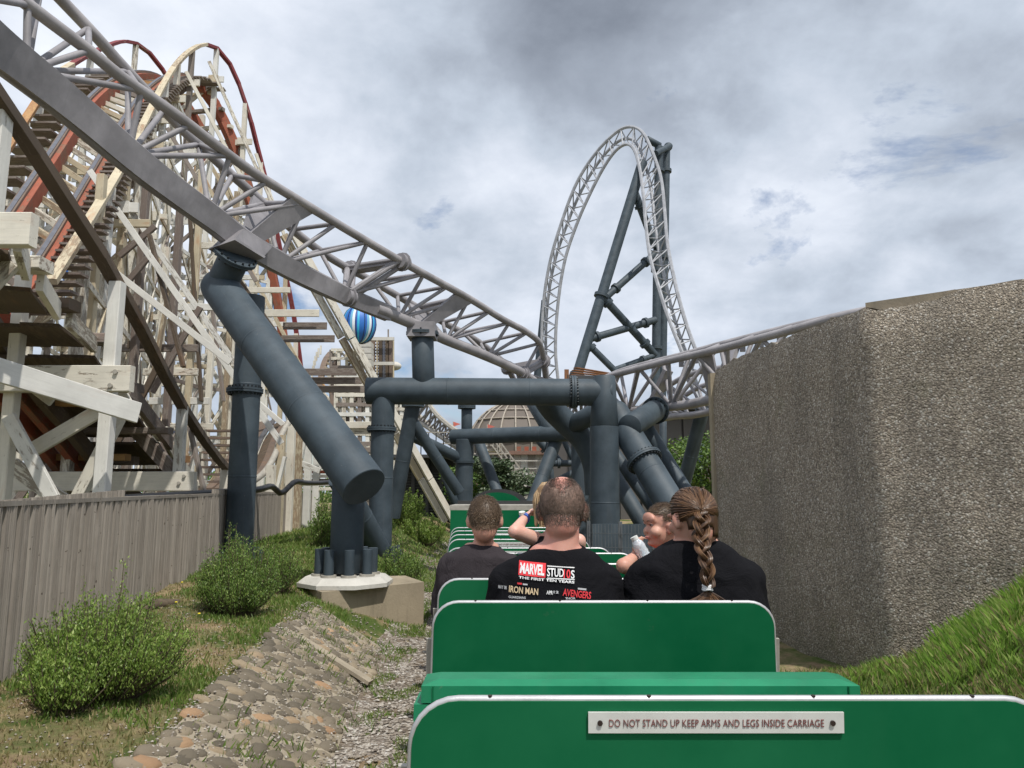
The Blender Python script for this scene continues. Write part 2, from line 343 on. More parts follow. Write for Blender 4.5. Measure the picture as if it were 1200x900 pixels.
def m_island(name, stops, rough=0.85, bmp=0.003, sc=60):
    m, t, b = mk(name); gm = t.n('ShaderNodeNewGeometry'); oi = t.n('ShaderNodeObjectInfo').outputs['Random']
    r = t.math('FRACT', t.math('ADD', gm.outputs['Random Per Island'], oi))
    c = t.ramp(r, stops); v = t.n('ShaderNodeTexCoord').outputs['Object']; n = t.noise(v, sc, 5, 0.7)
    c = t.mix(t.math('MULTIPLY', n, 0.5), c, (0.09, 0.075, 0.055)); setc(t, b, c, rough, spec=0.25); bump(t, b, n, bmp, 0.8); return m
M['pebble'] = m_island('pebbles', [(0, (0.12, 0.10, 0.085)), (0.4, (0.30, 0.26, 0.215)), (0.8, (0.47, 0.43, 0.38)), (0.97, (0.58, 0.55, 0.50))])
M['cobble'] = m_island('cobbles', [(0, (0.14, 0.12, 0.09)), (0.45, (0.25, 0.21, 0.155)), (0.75, (0.36, 0.30, 0.215)), (0.88, (0.42, 0.33, 0.22)), (0.95, (0.52, 0.33, 0.19)), (1, (0.46, 0.28, 0.16))], 0.8, 0.01, 22)
M['grass'] = m_leaf('grass_blades', (0.09, 0.16, 0.025), (0.19, 0.31, 0.055), (0.36, 0.38, 0.13), 0.35)
M['straw'] = m_leaf('dry_grass_blades', (0.16, 0.17, 0.055), (0.34, 0.27, 0.13), (0.48, 0.39, 0.22), 0.2)
M['lush'] = m_leaf('lush_grass_blades', (0.15, 0.30, 0.04), (0.32, 0.52, 0.08), (0.55, 0.65, 0.22), 0.45)
M['shrub'] = m_leaf('shrub_leaves', (0.08, 0.16, 0.03), (0.20, 0.32, 0.06), (0.38, 0.48, 0.13), 0.3)
M['shrub2'] = m_leaf('bright_shrub_leaves', (0.12, 0.21, 0.035), (0.27, 0.41, 0.07), (0.48, 0.58, 0.17), 0.35)
M['tree'] = m_leaf('tree_leaves', (0.04, 0.09, 0.015), (0.11, 0.20, 0.03), (0.24, 0.36, 0.06), 0.3)
M['tree_pale'] = m_leaf('pale_tree_leaves', (0.03, 0.06, 0.02), (0.09, 0.14, 0.06), (0.24, 0.29, 0.18), 0.2)
M['bark'] = m_plain('bark', (0.10, 0.075, 0.05), 0.9, 0, 12, 0.4, 0.01)
def m_fence():
    m, t, b = mk('fence_board_wood'); v, r = randoff(t, objc(t))
    g = t.n('ShaderNodeMapping', ins={'Vector': v, 'Scale': (30, 30, 1.1)}).outputs[0]; gr = t.noise(g, 2, 6, 0.65); bl = t.noise(v, 2.2, 5, 0.6)
    c = t.mix(gr, (0.13, 0.112, 0.092), (0.42, 0.375, 0.32)); c = t.mix(t.math('MULTIPLY', r, 0.55), c, (0.13, 0.11, 0.09))
    c = t.mix(t.math('MULTIPLY', t.ramp(bl, [(0.5, (0, 0, 0)), (0.7, (1, 1, 1))]), 0.45), c, (0.36, 0.325, 0.285))
    kn = t.noise(v, 16, 3, 0.5); c = t.mix(t.math('GREATER_THAN', kn, 0.70), c, (0.07, 0.05, 0.035))
    setc(t, b, c, 0.85); bump(t, b, gr, 0.006, 0.9); return m
M['fence'] = m_fence()
# ------------------------------------------------------------------ terrain
random.seed(11)
def sst(a, b, x):
    t = max(0.0, min(1.0, (x-a)/(b-a))); return t*t*(3-2*t)
def lin(a, b, x): return max(0.0, min(1.0, (x-a)/(b-a)))
def xc(Y): return 0.5-0.07*min(Y, 18.0)
def bankz(Y): return 0.35+0.032*(max(3, min(Y, 16))-4.0)
def hz(X, Y, rough=True):
    d = xc(Y)-X
    if d > 0:
        st = 1-sst(8.0, 9.4, Y)
        z = bankz(Y)*(st*lin(1.36, 2.06, d) + (1-st)*sst(0.9, 2.6, d))
        z += 0.10*sst(2.2, 3.4, d)*(1-sst(9, 12, Y)) - .12*sst(3.6, 5.5, d)*(1-sst(30, 50, d))
    else:
        e = -d; k = 1-sst(4.2, 6.6, Y)
        z = 0.50*k*sst(1.05, 2.5, e) + 0.22*(1-k)*sst(1.0, 2.6, e) + (1.12*k+0.12)*sst(2.1, 3.9, e)
    far = sst(25, 45, Y); z = z*(1-far)+0.72*far
    if rough and Y < 40 and abs(d) > 1.0: z += 0.045*noise.noise(V((X*1.3, Y*1.3, 0)))+0.018*noise.noise(V((X*6, Y*6, 3)))*(0 if 1.2 < d < 2.2 and Y < 9 else 1)
    return z
def axis(pts):
    out = []
    for a, b, s in pts:
        n = max(1, int(round((b-a)/s))); out += [a+(b-a)*k/n for k in range(n)]
    out.append(pts[-1][1]); return out
xs = axis([(-400, -60, 68), (-60, -16, 4), (-16, -6, 1.0), (-6, 6, 0.10), (6, 16, 1.0), (16, 60, 4), (60, 400, 68)])
ys = axis([(-60, -4, 8), (-4, 2, 0.5), (2, 14, 0.10), (14, 30, 0.5), (30, 60, 3), (60, 900, 120)])
vs = [(x, y, hz(x, y)) for y in ys for x in xs]; nx = len(xs)
fs = [(j*nx+i, j*nx+i+1, (j+1)*nx+i+1, (j+1)*nx+i) for j in range(len(ys)-1) for i in range(nx-1)]
gnd = link('ground', mesh('ground', vs, fs, 60), mat=M['ground']); tag(gnd, kind='structure')
# gravel bed under the train
mb = MB(); rows = []
for j in range(0, 150):
    Y = -3+j*0.2; row = []
    for i in range(13):
        d = -1.15 + i*0.21 + (0.12*noise.noise(V((i*9.1, Y*.9, 2))) if i in (0, 12) else 0)
        X = xc(Y)-d; row.append((X, Y, hz(X, Y)+0.006+0.0*i))
    rows.append(row)
mb.add([p for r in rows for p in r], [(j*13+i+1, j*13+i, (j+1)*13+i, (j+1)*13+i+1) for j in range(149) for i in range(12)])
tag(mb.build('gravel_bed', M['gravel'], smooth=60), kind='structure')
# loose pebbles: nobody could count them
mb = MB(); random.seed(3)
octf = [(0, 2, 4), (2, 1, 4), (1, 3, 4), (3, 0, 4), (2, 0, 5), (1, 2, 5), (3, 1, 5), (0, 3, 5)]
def pebble(mb, c, s):
    a = random.random()*pi; ca, sa = cos(a), sin(a); x = s*random.uniform(.7, 1.3); y = s*random.uniform(.6, 1.1); z = s*random.uniform(.35, .7)
    mb.add([c+V((x*ca, x*sa, 0)), c-V((x*ca, x*sa, 0)), c+V((-y*sa, y*ca, 0)), c-V((-y*sa, y*ca, 0)), c+V((0, 0, z)), c-V((0, 0, z))], octf)
for k in range(26000):
    Y = 3.2+12*random.random()**1.7; d = random.uniform(-1.3, 1.75)
    if d > 1.3 and random.random() > 0.35*(1 if Y > 7.5 else .4): continue
    if Y > 8.2 and d > 0.9 and random.random() < 0.6: continue
    X = xc(Y)-d; pebble(mb, V((X, Y, hz(X, Y)+0.012)), random.uniform(0.008, 0.022))
for k in range(5200):
    Y = 2.8+5.6*random.random(); d = random.uniform(1.3, 2.15); X = xc(Y)-d; pebble(mb, V((X, Y, hz(X, Y, False)+.056)), random.uniform(0.004, 0.012))
for k in range(2600):
    Y = 3.0+7*random.random(); d = random.uniform(2.0, 3.6); X = xc(Y)-d; pebble(mb, V((X, Y, hz(X, Y)+.006)), random.uniform(0.004, 0.011))
tag(mb.build('gravel', M['pebble']), 'loose pale gravel and stones lying beside the miniature train', 'gravel', kind='stuff')
# sleepers and rails under the train
rt = thing('railway_track', 'narrow gauge track with timber sleepers in gravel beneath the green train', 'railway', (0.3, 3, 0))
for s in (-.28, .28):
    mbr = MB(); mbr.rect_sweep([V((xc(y)+s, y, hz(xc(y), y)+.11)) for y in [-2+1.0*k for k in range(24)]], V((0, 0, 1)), .05, .07); mbr.build('rail', M['strap'], rt)
for k in range(34):
    y = -1+.6*k; beam((xc(y)-.48, y, .05), (xc(y)+.48, y, .05), .16, .08, M['darkwood'], rt, 'sleeper')

# ------------------------------------------------------------------ cobbled bank
sb = thing('stone_bank', 'sloping bank of grey and orange cobbles set in mortar beside the gravel', 'stone wall', (-1.4, 4, 0))
mb = MB(); rows = []; NI = 14
ylist = [2.2+k*0.08 for k in range(79)]
def edge_top(Y): return 2.12 + 0.10*noise.noise(V((Y*1.7, 4, 0))) - 0.12*sst(7.3, 8.3, Y)
def edge_bot(Y): return 1.30 + 0.10*noise.noise(V((Y*1.3, 9, 0)))
for Y in ylist:
    for i in range(NI):
        d = edge_bot(Y)+(edge_top(Y)-edge_bot(Y))*i/(NI-1); X = xc(Y)-d
        mb.v.append(V((X, Y, hz(X, Y, False)+0.045+0.010*noise.noise(V((X*9, Y*9, 1)))-(0.05 if i in (0, NI-1) else 0))))
mb.f = [(j*NI+i+1, j*NI+i, (j+1)*NI+i, (j+1)*NI+i+1) for j in range(len(ylist)-1) for i in range(NI-1)]
mb.build('mortar_bed', M['mortar'], sb, 60)
def stone_mesh(seed):
    random.seed(seed); n = 9; ph = [random.uniform(.86, 1.12) for _ in range(n)]; vs = []; fs = []
    for r_, z_ in ((1.0, -.25), (.97, .10), (.62, .36)):
        for k in range(n):
            a = 2*pi*k/n; rr = r_*ph[k]; vs.append((rr*cos(a)+random.uniform(-.05, .05), rr*sin(a)*.78+random.uniform(-.05, .05), z_+random.uniform(-.07, .07)))
    vs.append((0, 0, .40)); c = len(vs)-1
    for j in range(2): fs += [(j*n+k, j*n+(k+1) % n, (j+1)*n+(k+1) % n, (j+1)*n+k) for k in range(n)]
    fs += [(2*n+k, 2*n+(k+1) % n, c) for k in range(n)]
    me = mesh('stone', vs, fs, 80); me.materials.append(M['cobble']); return me
stones = [stone_mesh(s) for s in range(7)]; random.seed(8); spots = []
Y = 2.5; rw = 0
while Y < 8.35:
    w0, w1 = edge_bot(Y)+.06, edge_top(Y)-.03; d = w0 + (0.05 if rw % 2 else 0)
    if abs(Y-7.02) > .10:
        while d < w1:
            spots.append((xc(Y)-d+random.uniform(-.02, .02), Y+random.uniform(-.032, .032), random.random())); d += random.uniform(.082, .112)
    Y += 0.086; rw += 1
slope_n = V((-0.42, 0, 1))
extra = MB(); kept = [s for s in spots if random.random() > .05]; kept.sort(key=lambda s: s[1])
vis = [s for s in kept if s[1] > 3.6]; rest = [s for s in kept if s[1] <= 3.6]
for idx, (x, y, r_) in enumerate(vis):
    nrm = V((bankz(y)/.7*1.0, 0, 1)).normalized()
    q = V((0, 0, 1)).rotation_difference(nrm) @ Quaternion((0, 0, 1), random.uniform(-.7, .7)+1.0)
    s_ = random.uniform(.040, .074); c = V((x, y, hz(x, y, False)+.040))
    if idx < 300:
        o = link('stone', stones[idx % 7], sb, c, q); o.scale = (s_*1.35, s_*1.05, s_*.8)
    else:
        m_ = stones[idx % 7]; extra.add([c + q @ V((v.co.x*s_*1.12, v.co.y*s_, v.co.z*s_*.75)) for v in m_.vertices], [tuple(p.vertices) for p in m_.polygons])
for (x, y, r_) in rest:
    m_ = stones[0]; s_ = .06; c = V((x, y, hz(x, y, False)+.04)); extra.add([c + V((v.co.x*s_, v.co.y*s_, v.co.z*s_*.75)) for v in m_.vertices], [tuple(p.vertices) for p in m_.polygons])
tag(extra.build('stones', M['cobble'], sb, 80), kind='stuff')
# drain slab crossing the cobbles
dr = MB(); a, b = V((xc(7.02)-1.25, 6.9, 0)), V((xc(7.1)-2.15, 7.15, 0))
a.z = hz(a.x, a.y, False)+.048; b.z = hz(b.x, b.y, False)+.048; dr.bar(a, b, .09, .03); dr.build('drain_slab', M['mortar'], sb)
# ------------------------------------------------------------------ grass
def blades(name, mat, n, fn, hrange, label, cat='grass', wdt=.006, seed=1):
    random.seed(seed); mb = MB(); vs = mb.v; fs = mb.f; k = 0; tries = 0
    while k < n and tries < n*12:
        tries += 1; r = fn()
        if r is None: continue
        X, Y, sc = r; z = hz(X, Y); h = random.uniform(*hrange)*sc; a = random.random()*2*pi; lean = random.uniform(.1, .8)*h
        b = len(vs); wx, wy = cos(a)*wdt, sin(a)*wdt; la = random.random()*2*pi
        vs += [V((X-wx, Y-wy, z)), V((X+wx, Y+wy, z)), V((X+cos(la)*lean*.4+wx*.6, Y+sin(la)*lean*.4+wy*.6, z+h*.62)), V((X+cos(la)*lean, Y+sin(la)*lean, z+h))]
        fs += [(b, b+1, b+2), (b, b+2, b+3)]; k += 1
    return tag(mb.build(name, mat), label, cat, kind='stuff')
def left_spot():
    Y = 3.0+13*random.random()**1.5; d = random.uniform(1.95, 4.8)
    if Y > 7.9: d = random.uniform(1.02 if Y < 9 else .9, 5.0)
    X = xc(Y)-d; g = noise.noise(V((X*1.1, Y*1.1, 5)))+.5*noise.noise(V((X*4, Y*4, 1)))
    return (X, Y, 1.0) if (g > random.uniform(-.05, .25) or (Y > 9.5 and g > -.4)) else None
blades('short_grass', M['grass'], 75000, left_spot, (.02, .06), 'short patchy green grass on the bank between fence and cobbles', seed=4)
def straw_spot():
    Y = 3.0+12*random.random()**1.5; d = random.uniform(1.9, 4.6); return (xc(Y)-d, Y, 1.0)
blades('dry_grass', M['straw'], 40000, straw_spot, (.008, .035), 'dry brown straw and leaf litter on the left bank', 'dry grass', seed=5)
def far_spot():
    Y = random.uniform(13, 27); return (random.uniform(-8, .0), Y, 1.4)
blades('far_grass', M['grass'], 22000, far_spot, (.03, .08), 'green grass strip running back beside the far end of the fence', wdt=.012, seed=6)
def right_spot():
    Y = random.uniform(2.4, 6.3); X = random.uniform(1.45, 4.2); e = X-xc(Y)
    if e < 1.15: return None
    if X > 2.9 + (5.95-Y)*1.07: return None
    g = noise.noise(V((X*1.6, Y*1.6, 8)))
    if g+.5*noise.noise(V((X*4.5, Y*4.5, 2))) < -.02 and random.random() < .93: return None
    return (X, Y, 0.5+0.6*max(0, min(1, (X-1.9)/1.2))+.4*noise.noise(V((X*3, Y*3, 6))))
blades('lush_grass', M['lush'], 60000, right_spot, (.03, .12), 'long bright green grass on the bank below the rough wall', wdt=.0038, seed=7)
blades('dead_stalks', M['straw'], 15000, lambda: (lambda r: (r[0], r[1], .9) if r else None)(right_spot()), (.05, .12), 'pale dead stalks among the long grass under the wall', 'dry grass', wdt=.005, seed=9)
# verge grass on the far right side beyond the wall
blades('verge_grass', M['grass'], 14000, lambda: (lambda Y: (xc(Y)+random.uniform(.95, 2.6 if Y < 6.4 else 2.2), Y, 1.2))(4.2+12*random.random()**1.6), (.03, .08), 'low green weeds at the foot of the roughcast wall', seed=12)

# ------------------------------------------------------------------ right-hand wall
A_ = V((2.86, 6.0, 0)); Bf = V((2.44, 9.05, 0)); Cn = V((5.9, 3.05, 0))   # convex corner, far end, near end
wl = thing('roughcast_wall', 'massive pebbled concrete wall on the right with a folded face and chipped top edge', 'wall', (A_.x, A_.y, 0))
def wall_face(a, b, n, z1a, z1b, dep, side):
    pass
mb = MB(); path = []
for k in range(31): path.append(Bf.lerp(A_, k/30))
for k in range(1, 41): path.append(A_.lerp(Cn, k/40))
TOP = 3.22; NZ = 26
thick = []
for i, p in enumerate(path):
    t = (path[min(i+1, len(path)-1)]-path[max(i-1, 0)]).normalized(); nrm = V((t.y, -t.x, 0)) ;  nrm = -nrm if nrm.x > 0 else nrm
    if i < 30: nrm = V((-1, -.14, 0)).normalized()
    elif i > 30: nrm = V((-.70, -.72, 0)).normalized()
    else: nrm = V((-.9, -.43, 0)).normalized()
    thick.append(nrm); topj = TOP + 0.035*noise.noise(V((i*.9, 2, 0))) + 0.02*noise.noise(V((i*2.7, 5, 0)))
    if 27 < i < 36: topj -= 0.05*(1 if i > 30 else .3)
    if i < 5: topj -= .04*(5-i)/5
    for j in range(NZ+1):
        z = -0.3+(topj+0.3)*j/NZ; rnd_ = .05 if j == NZ else (.015 if j == NZ-1 else 0)
        mb.v.append(V((p.x, p.y, z)) + nrm*(0.022*noise.noise(V((p.x*3, p.y*3, z*3)))+.012*noise.noise(V((p.x*9, p.y*9, z*9)))-rnd_))
n_ = NZ+1
for i in range(len(path)-1):
    for j in range(NZ): mb.f.append((i*n_+j, i*n_+j+1, (i+1)*n_+j+1, (i+1)*n_+j))
# back side and top
b0 = len(mb.v)
for i, p in enumerate(path):
    q = p + V((.75, .18, 0)) if i <= 30 else p+V((.55, .55, 0)); mb.v += [V((q.x, q.y, -.3)), V((q.x, q.y, mb.v[i*n_+NZ].z-.01))]
for i in range(len(path)-1):
    mb.f.append((i*n_+NZ, b0+2*i+1, b0+2*i+3, (i+1)*n_+NZ)); mb.f.append((b0+2*i, b0+2*i+2, b0+2*i+3, b0+2*i+1))
mb.f.append(tuple([j for j in range(n_)]+[b0+1, b0])); L_ = len(path)-1
mb.f.append(tuple([L_*n_+j for j in range(n_)][::-1]+[b0+2*L_, b0+2*L_+1]))
mb.build('wall_face', M['roughcast'], wl, 70)
cp = MB(); off = V((.16, .16, 0)); cpts = [A_.lerp(Cn, k/20)+off+V((0, 0, TOP-.025+.012*noise.noise(V((k*1.3, 7, 0))))) for k in range(21)]
cp.rect_sweep(cpts[:12], V((0, 0, 1)), .26, [.12-.008*k for k in range(12)]); cp.build('coping', m_concrete('coping_concrete', (0.34, 0.285, 0.21), 3, .5), wl)
q_ = MB(); q_.bar(V((Bf.x+.06, Bf.y+.05, -.2)), V((Bf.x+.06, Bf.y+.05, 3.14)), .17, .12); q_.build('end_post', M['conc'], wl)
blades('crack_tufts', M['grass'], 1500, lambda: (lambda Y: (xc(Y)-random.gauss(1.72, .25), Y, 1.0) if noise.noise(V((Y*5, 3, random.random()*.2))) > .12 else None)(random.uniform(3.2, 8.4)), (.07, .11), 'thin grass tufts growing between the cobbles', wdt=.003, seed=14)
blades('trackside_weeds', M['grass'], 5000, lambda: (lambda Y, d: (xc(Y)-d, Y, 1.0) if noise.noise(V((Y*2.2, d*3, 1))) > .18 else None)(random.uniform(4.5, 11), random.uniform(.7, 1.5)), (.02, .05), 'weeds pushing through the gravel beside the train', wdt=.004, seed=15)
# ------------------------------------------------------------------ timber fence
fn = thing('timber_fence', 'weathered grey close boarded timber fence with a thin capping rail', 'fence', (-4, 8, 0))
fpath = cr([(-2.6, 1.2, 0), (-3.36, 5.1, 0), (-4.05, 9.0, 0), (-4.55, 12.0, 0), (-5.35, 16, 0), (-7.6, 29.5, 0)], 600)
random.seed(21); acc = 0; nxt = 0; tops = []
bm_cache = {}
def fboard(p, d, z0, z1, w_, th):
    key = (round(z1-z0, 1), round(w_, 3))
    L = z1-z0; hw = w_/2; prof = [(-hw, 0), (-hw+.003, -th*.8), (-hw*.6, -th), (-hw*.15, -th*.9), (0, -th*.55), (hw*.15, -th*.9), (hw*.6, -th), (hw-.003, -th*.8), (hw, 0)]
    vs = [(x, y, 0) for x, y in prof]+[(x, y, L) for x, y in prof]; n = len(prof)
    fs = [(k, (k+1) % n, n+(k+1) % n, n+k) for k in range(n)]+[tuple(range(n-1, -1, -1)), tuple(range(n, 2*n))]
    me = bm_cache.get(key)
    if me is None: me = mesh('board', vs, fs); me.materials.append(M['fence']); bm_cache[key] = me
    q = Quaternion((0, 0, 1), atan2(d.y, d.x)+pi) @ Quaternion((0, 1, 0), random.uniform(-.006, .006)); q = Quaternion((0, 0, 1), pi) @ q
    o = link('board', me, fn, (p.x, p.y, z0), q); return o
def ftop(Y): return 1.61+ .045*lin(5, 12, Y) + 0.0*Y
nb = 0; stuff = MB()
for i in range(1, len(fpath)):
    a, b = fpath[i-1], fpath[i]; acc += (b-a).length
    if acc >= nxt:
        Y = b.y; wd = .062 if Y < 12.2 else .13
        d = (b-a).normalized(); z0 = hz(b.x, b.y, False)-.08; off = random.uniform(-.004, .004)
        if Y > 3.6 and nb < 298: fboard(b + V((d.y, -d.x, 0))*off, d, z0, ftop(Y)+random.uniform(-.006, .004), wd-.010, .034); nb += 1
        elif Y > 1: stuff.box((b.x, b.y, (z0+ftop(Y))/2), (.022, wd-.006, ftop(Y)-z0))
        nxt += wd
tag(stuff.build('boards', M['fence'], fn), kind='stuff')
rp = [p+V((-.02, 0, ftop(p.y)+.016)) for p in fpath[::20]]
mbc = MB(); mbc.rect_sweep(rp, V((0, 0, 1)), .11, .034); mbc.build('cap_rail', M['fence'], fn)
mbc = MB(); mbc.rect_sweep([p+V((-.06, 0, .9)) for p in fpath[::20]], V((0, 0, 1)), .05, .09); mbc.build('back_rail', M['fence'], fn)
# black conduit behind the fence
cd = MB(); cd.sweep(cr([P(60, 590, 9), P(240, 578, 12.6), P(300, 574, 14), P(318, 570, 15), P(330, 578, 15.5), P(345, 565, 16), P(358, 566, 17), P(375, 566, 18.5), P(395, 564, 20)], 60), .06, 10)
tag(cd.build('conduit', M['black'], smooth=50), 'black corrugated cable conduit snaking along the top of the fence', 'pipe')
# ------------------------------------------------------------------ steel coaster track
def PP(lst): return [P(*t) for t in lst]
BOXTILT = radians(24)
def truss(th_, A, B, S, n, rr, sr, st, mat, railmat, box=None, cross=True, name='strut', seg=10, skip=(), fan=False):
    """two running rails A and B, spine S, zigzag struts. box=(n_box, w, h): first stations of the spine are a box girder"""
    K = 12
    Af, Bf_, Sf = cr(A, n*K), cr(B, n*K), cr(S, n*K)
    for nm, c in (('rail', Af), ('rail', Bf_)):
        m_ = MB(); m_.sweep(c, rr, seg); m_.build(nm, railmat, th_, 50)
    k0 = 0
    if box:
        k0 = box[0]; m_ = MB(); ups = []
        for i in range(k0+1):
            mid = (Af[i]+Bf_[i])/2; u_ = (mid-Sf[i]).normalized(); t_ = (Sf[i+1]-Sf[i]).normalized(); nn = t_.cross(u_); nn = -nn if nn.y > 0 else nn
            ups.append(Quaternion(t_, BOXTILT) @ u_)
        m_.rect_sweep(Sf[:k0+1], ups, [box[1]*(1-.25*i/k0) for i in range(k0+1)], [box[2]*(1-.42*i/k0) for i in range(k0+1)]); m_.build('box_girder', mat, th_)
        for sd in (1, -1):
            m_ = MB(); pts = []
            for i in range(k0+1):
                pts.append(Sf[i]+ups[i]*sd*box[2]*.5*(1-.42*i/k0))
            m_.sweep(pts, box[1]*.34, 12); m_.build('girder_flange', mat, th_, 50)
    if k0 < n*K:
        m_ = MB(); m_.sweep(Sf[max(0, k0-3):], sr, 14); m_.build('spine', railmat, th_, 50)
    for i in range(n+1):
        if fan and i < n:
            for c in (Af, Bf_):
                m_ = MB(); m_.tube(c[i*K+K//2], Sf[i*K+K//2], st, seg); m_.build(name, mat, th_, 50)
            m_ = MB(); m_.tube(Af[i*K+K//2], Bf_[i*K+K//2], st, seg); m_.build('cross_tie', mat, th_, 50)
        if i in skip: continue
        a, b = Af[i*K], Bf_[i*K]
        if cross:
            m_ = MB(); m_.tube(a, b, st, seg); m_.build('cross_tie', mat, th_, 50)
        for j in (i*K-K//2, i*K+K//2):
            if 0 <= j <= n*K:
                m_ = MB(); m_.tube(a, Sf[j], st, seg); m_.build(name, mat, th_, 50)
                m_ = MB(); m_.tube(b, Sf[j], st, seg); m_.build(name, mat, th_, 50)
    return Af, Bf_, Sf
A1 = [(-150, -130, 6.2), (-60, -62, 6.9), (25, 0, 7.6), (65, 30, 8.0), (105, 60, 8.4), (142, 90, 8.8), (180, 116, 9.3), (215, 141, 9.7), (250, 168, 10.2), (300, 204, 11.0), (375, 250, 12.2), (425, 280, 13.1), (475, 309, 14), (550, 350, 15.8), (587, 373, 16.8), (620, 391, 17.8), (634, 407, 18.6), (640, 445, 19.8)]
B1 = [(-80, -160, 7.2), (0, -75, 8.0), (72, 0, 8.9), (110, 40, 9.3), (137, 70, 9.7), (162, 97, 10.1), (212, 150, 10.9), (250, 185, 11.5), (275, 208, 11.9), (300, 230, 12.3), (350, 275, 13.2), (390, 304, 14), (430, 326, 14.8), (475, 352, 15.7), (520, 378, 16.7), (560, 400, 17.8), (590, 425, 18.9), (604, 448, 19.8)]
S1 = [(-190, -90, 5.4), (-75, -5, 6.3), (0, 58, 7.3), (75, 118, 8.2), (150, 182, 9.1), (200, 221, 9.8), (250, 257, 10.6), (287, 285, 11.2), (350, 320, 12.3), (397, 343, 13.1), (430, 357, 13.8), (492, 383, 15), (520, 397, 15.7), (555, 411, 16.6), (590, 426, 17.6), (612, 437, 18.3), (628, 449, 19.0)]
tr = thing('coaster_track', 'grey steel coaster track on a box girder sweeping down from upper left', 'coaster track', P(287, 285, 11.2))
Af, Bf_, Sf = truss(tr, PP(A1), PP(B1), PP(S1), 10, .078, .115, .040, M['lilac'], M['lilac_rail'], box=(76, .20, .45), fan=True)
# saddle plates where the girder meets its columns, and wing plates up to the rails
def nearest(c, p): return min(range(len(c)), key=lambda i: (c[i]-p).length)
def ppt(o): return o
def wing(pS, wid, mat, parent, name='wing_plate'):
    i = nearest(Sf, pS); s_ = Sf[i]; t = (Sf[i+1]-Sf[i-1]).normalized()
    ja, jb = nearest(Af, s_), nearest(Bf_, s_); a, b = Af[i], Bf_[i]
    m_ = MB(); a0 = s_+(a-s_)*.12; b0 = s_+(b-s_)*.12
    for p, q in ((a0, a), (b0, b)):
        m_2 = MB(); vs = []
        for pt, w_ in ((p, wid*.5), (q, wid*1.0)):
            nrm = t.cross((q-p).normalized()).normalized()
            for sx in (-1, 1):
                for sy in (-1, 1): vs.append(pt+t*(sx*w_/2)+nrm*(sy*.035))
        m_2.add(vs, [(0, 1, 3, 2), (4, 6, 7, 5), (0, 4, 5, 1), (2, 3, 7, 6), (0, 2, 6, 4), (1, 5, 7, 3)]); m_2.build(name, mat, parent)
    m_.tube(a, b, .05, 12); m_.build('cross_tie', mat, parent, 50)
    return i, t
i1, t1 = wing(P(290, 287, 11.2), .55, M['lilac'], tr)
i2, t2 = wing(P(495, 383, 15), .60, M['lilac'], tr)
up1 = ((Af[i1]+Bf_[i1])/2-Sf[i1]).normalized()
R1 = Matrix((t1, t1.cross(up1).normalized()*-1, up1)).transposed()
sd_ = MB(); sd_.box(Sf[i1]-up1*.10, (.62, .42, .34), R1); sd_.build('saddle', M['lilac'], tr)
sd_ = MB(); sd_.box(Sf[i1]-up1*.29, (.62, .52, .05), R1); sd_.build('saddle_plate', M['lilac'], tr)
sd_ = MB(); sd_.box(P(495, 384, 15)+V((0, 0, -.08)), (.56, .56, .30)); sd_.build('saddle', M['lilac'], tr)
# splice clamps near (410,330)
for (px, py, Y) in ((408, 340, 13.3), (612, 432, 18.3)):
    p = P(px, py, Y); i = nearest(Sf, p); t = (Sf[i+1]-Sf[i-1]).normalized()
    for c in (Sf, Af, Bf_):
        m_ = MB(); m_.tube(c[i]-t*.10, c[i]+t*.10, .15, 12); m_.build('splice_collar', M['lilac'], tr, 50)
        m_ = MB(); m_.tube(c[i]-t*.01, c[i]+t*.01, .19, 12); m_.build('splice_flange', M['lilac'], tr, 50)
    for c in (Af, Bf_):
        for dx in (-.09, .09): m_ = MB(); m_.tube(Sf[i]+t*dx, c[i]+t*dx, .05, 10); m_.build('strut', M['lilac'], tr, 50)
    m_ = MB(); m_.bar(Af[i], Bf_[i], .28, .12); m_.build('cross_box', M['lilac'], tr)
# second leg of the track, coming back towards the wall
A2 = [(646, 500, 23), (665, 474, 21), (688, 454, 19), (712, 442, 17.2), (775, 425, 15.8), (835, 411, 14.4), (912, 391, 12.9), (1000, 368, 11.6), (1120, 345, 10.2)]
B2 = [(662, 470, 24), (690, 452, 21.5), (720, 438, 19.2), (745, 430, 18), (800, 416, 16.6), (860, 400, 15.3), (950, 378, 13.8), (1040, 359, 12.4), (1150, 342, 11)]
S2 = [(650, 520, 24), (680, 500, 21.5), (715, 488, 18.8), (760, 479, 17.0), (800, 475, 15.8), (840, 467, 14.9), (920, 450, 13.3), (1000, 436, 11.8), (1110, 420, 10.4)]
tr2 = thing('coaster_track', 'pale grey steel coaster track climbing right and vanishing behind the pebbled wall', 'coaster track', P(760, 479, 17))
A2f, B2f, S2f = truss(tr2, PP(A2), PP(B2), PP(S2), 8, .075, .10, .045, M['lilac'], M['lilac_rail'], fan=True)
for k in range(9):
    i = nearest(A2f, P(735+k*22, 437-k*5.4, 16.6-k*.35)); a, b = A2f[i], B2f[i]
    m_ = MB(); m_.bar(b-V((0, 0, .09)), b-V((0, 0, .26)), .10, .06); m_.build('rail_bracket', M['lilac'], tr2)
for (px, py, Y, qx, qy, Z) in ((762, 478, 17, 783, 434, 16.6), (838, 466, 15, 828, 414, 14.7), (838, 466, 15, 862, 402, 15.3)):
    m_ = MB(); m_.bar(P(px, py, Y), P(qx, qy, Z), .26, .10); m_.build('wing_plate', M['lilac'], tr2)
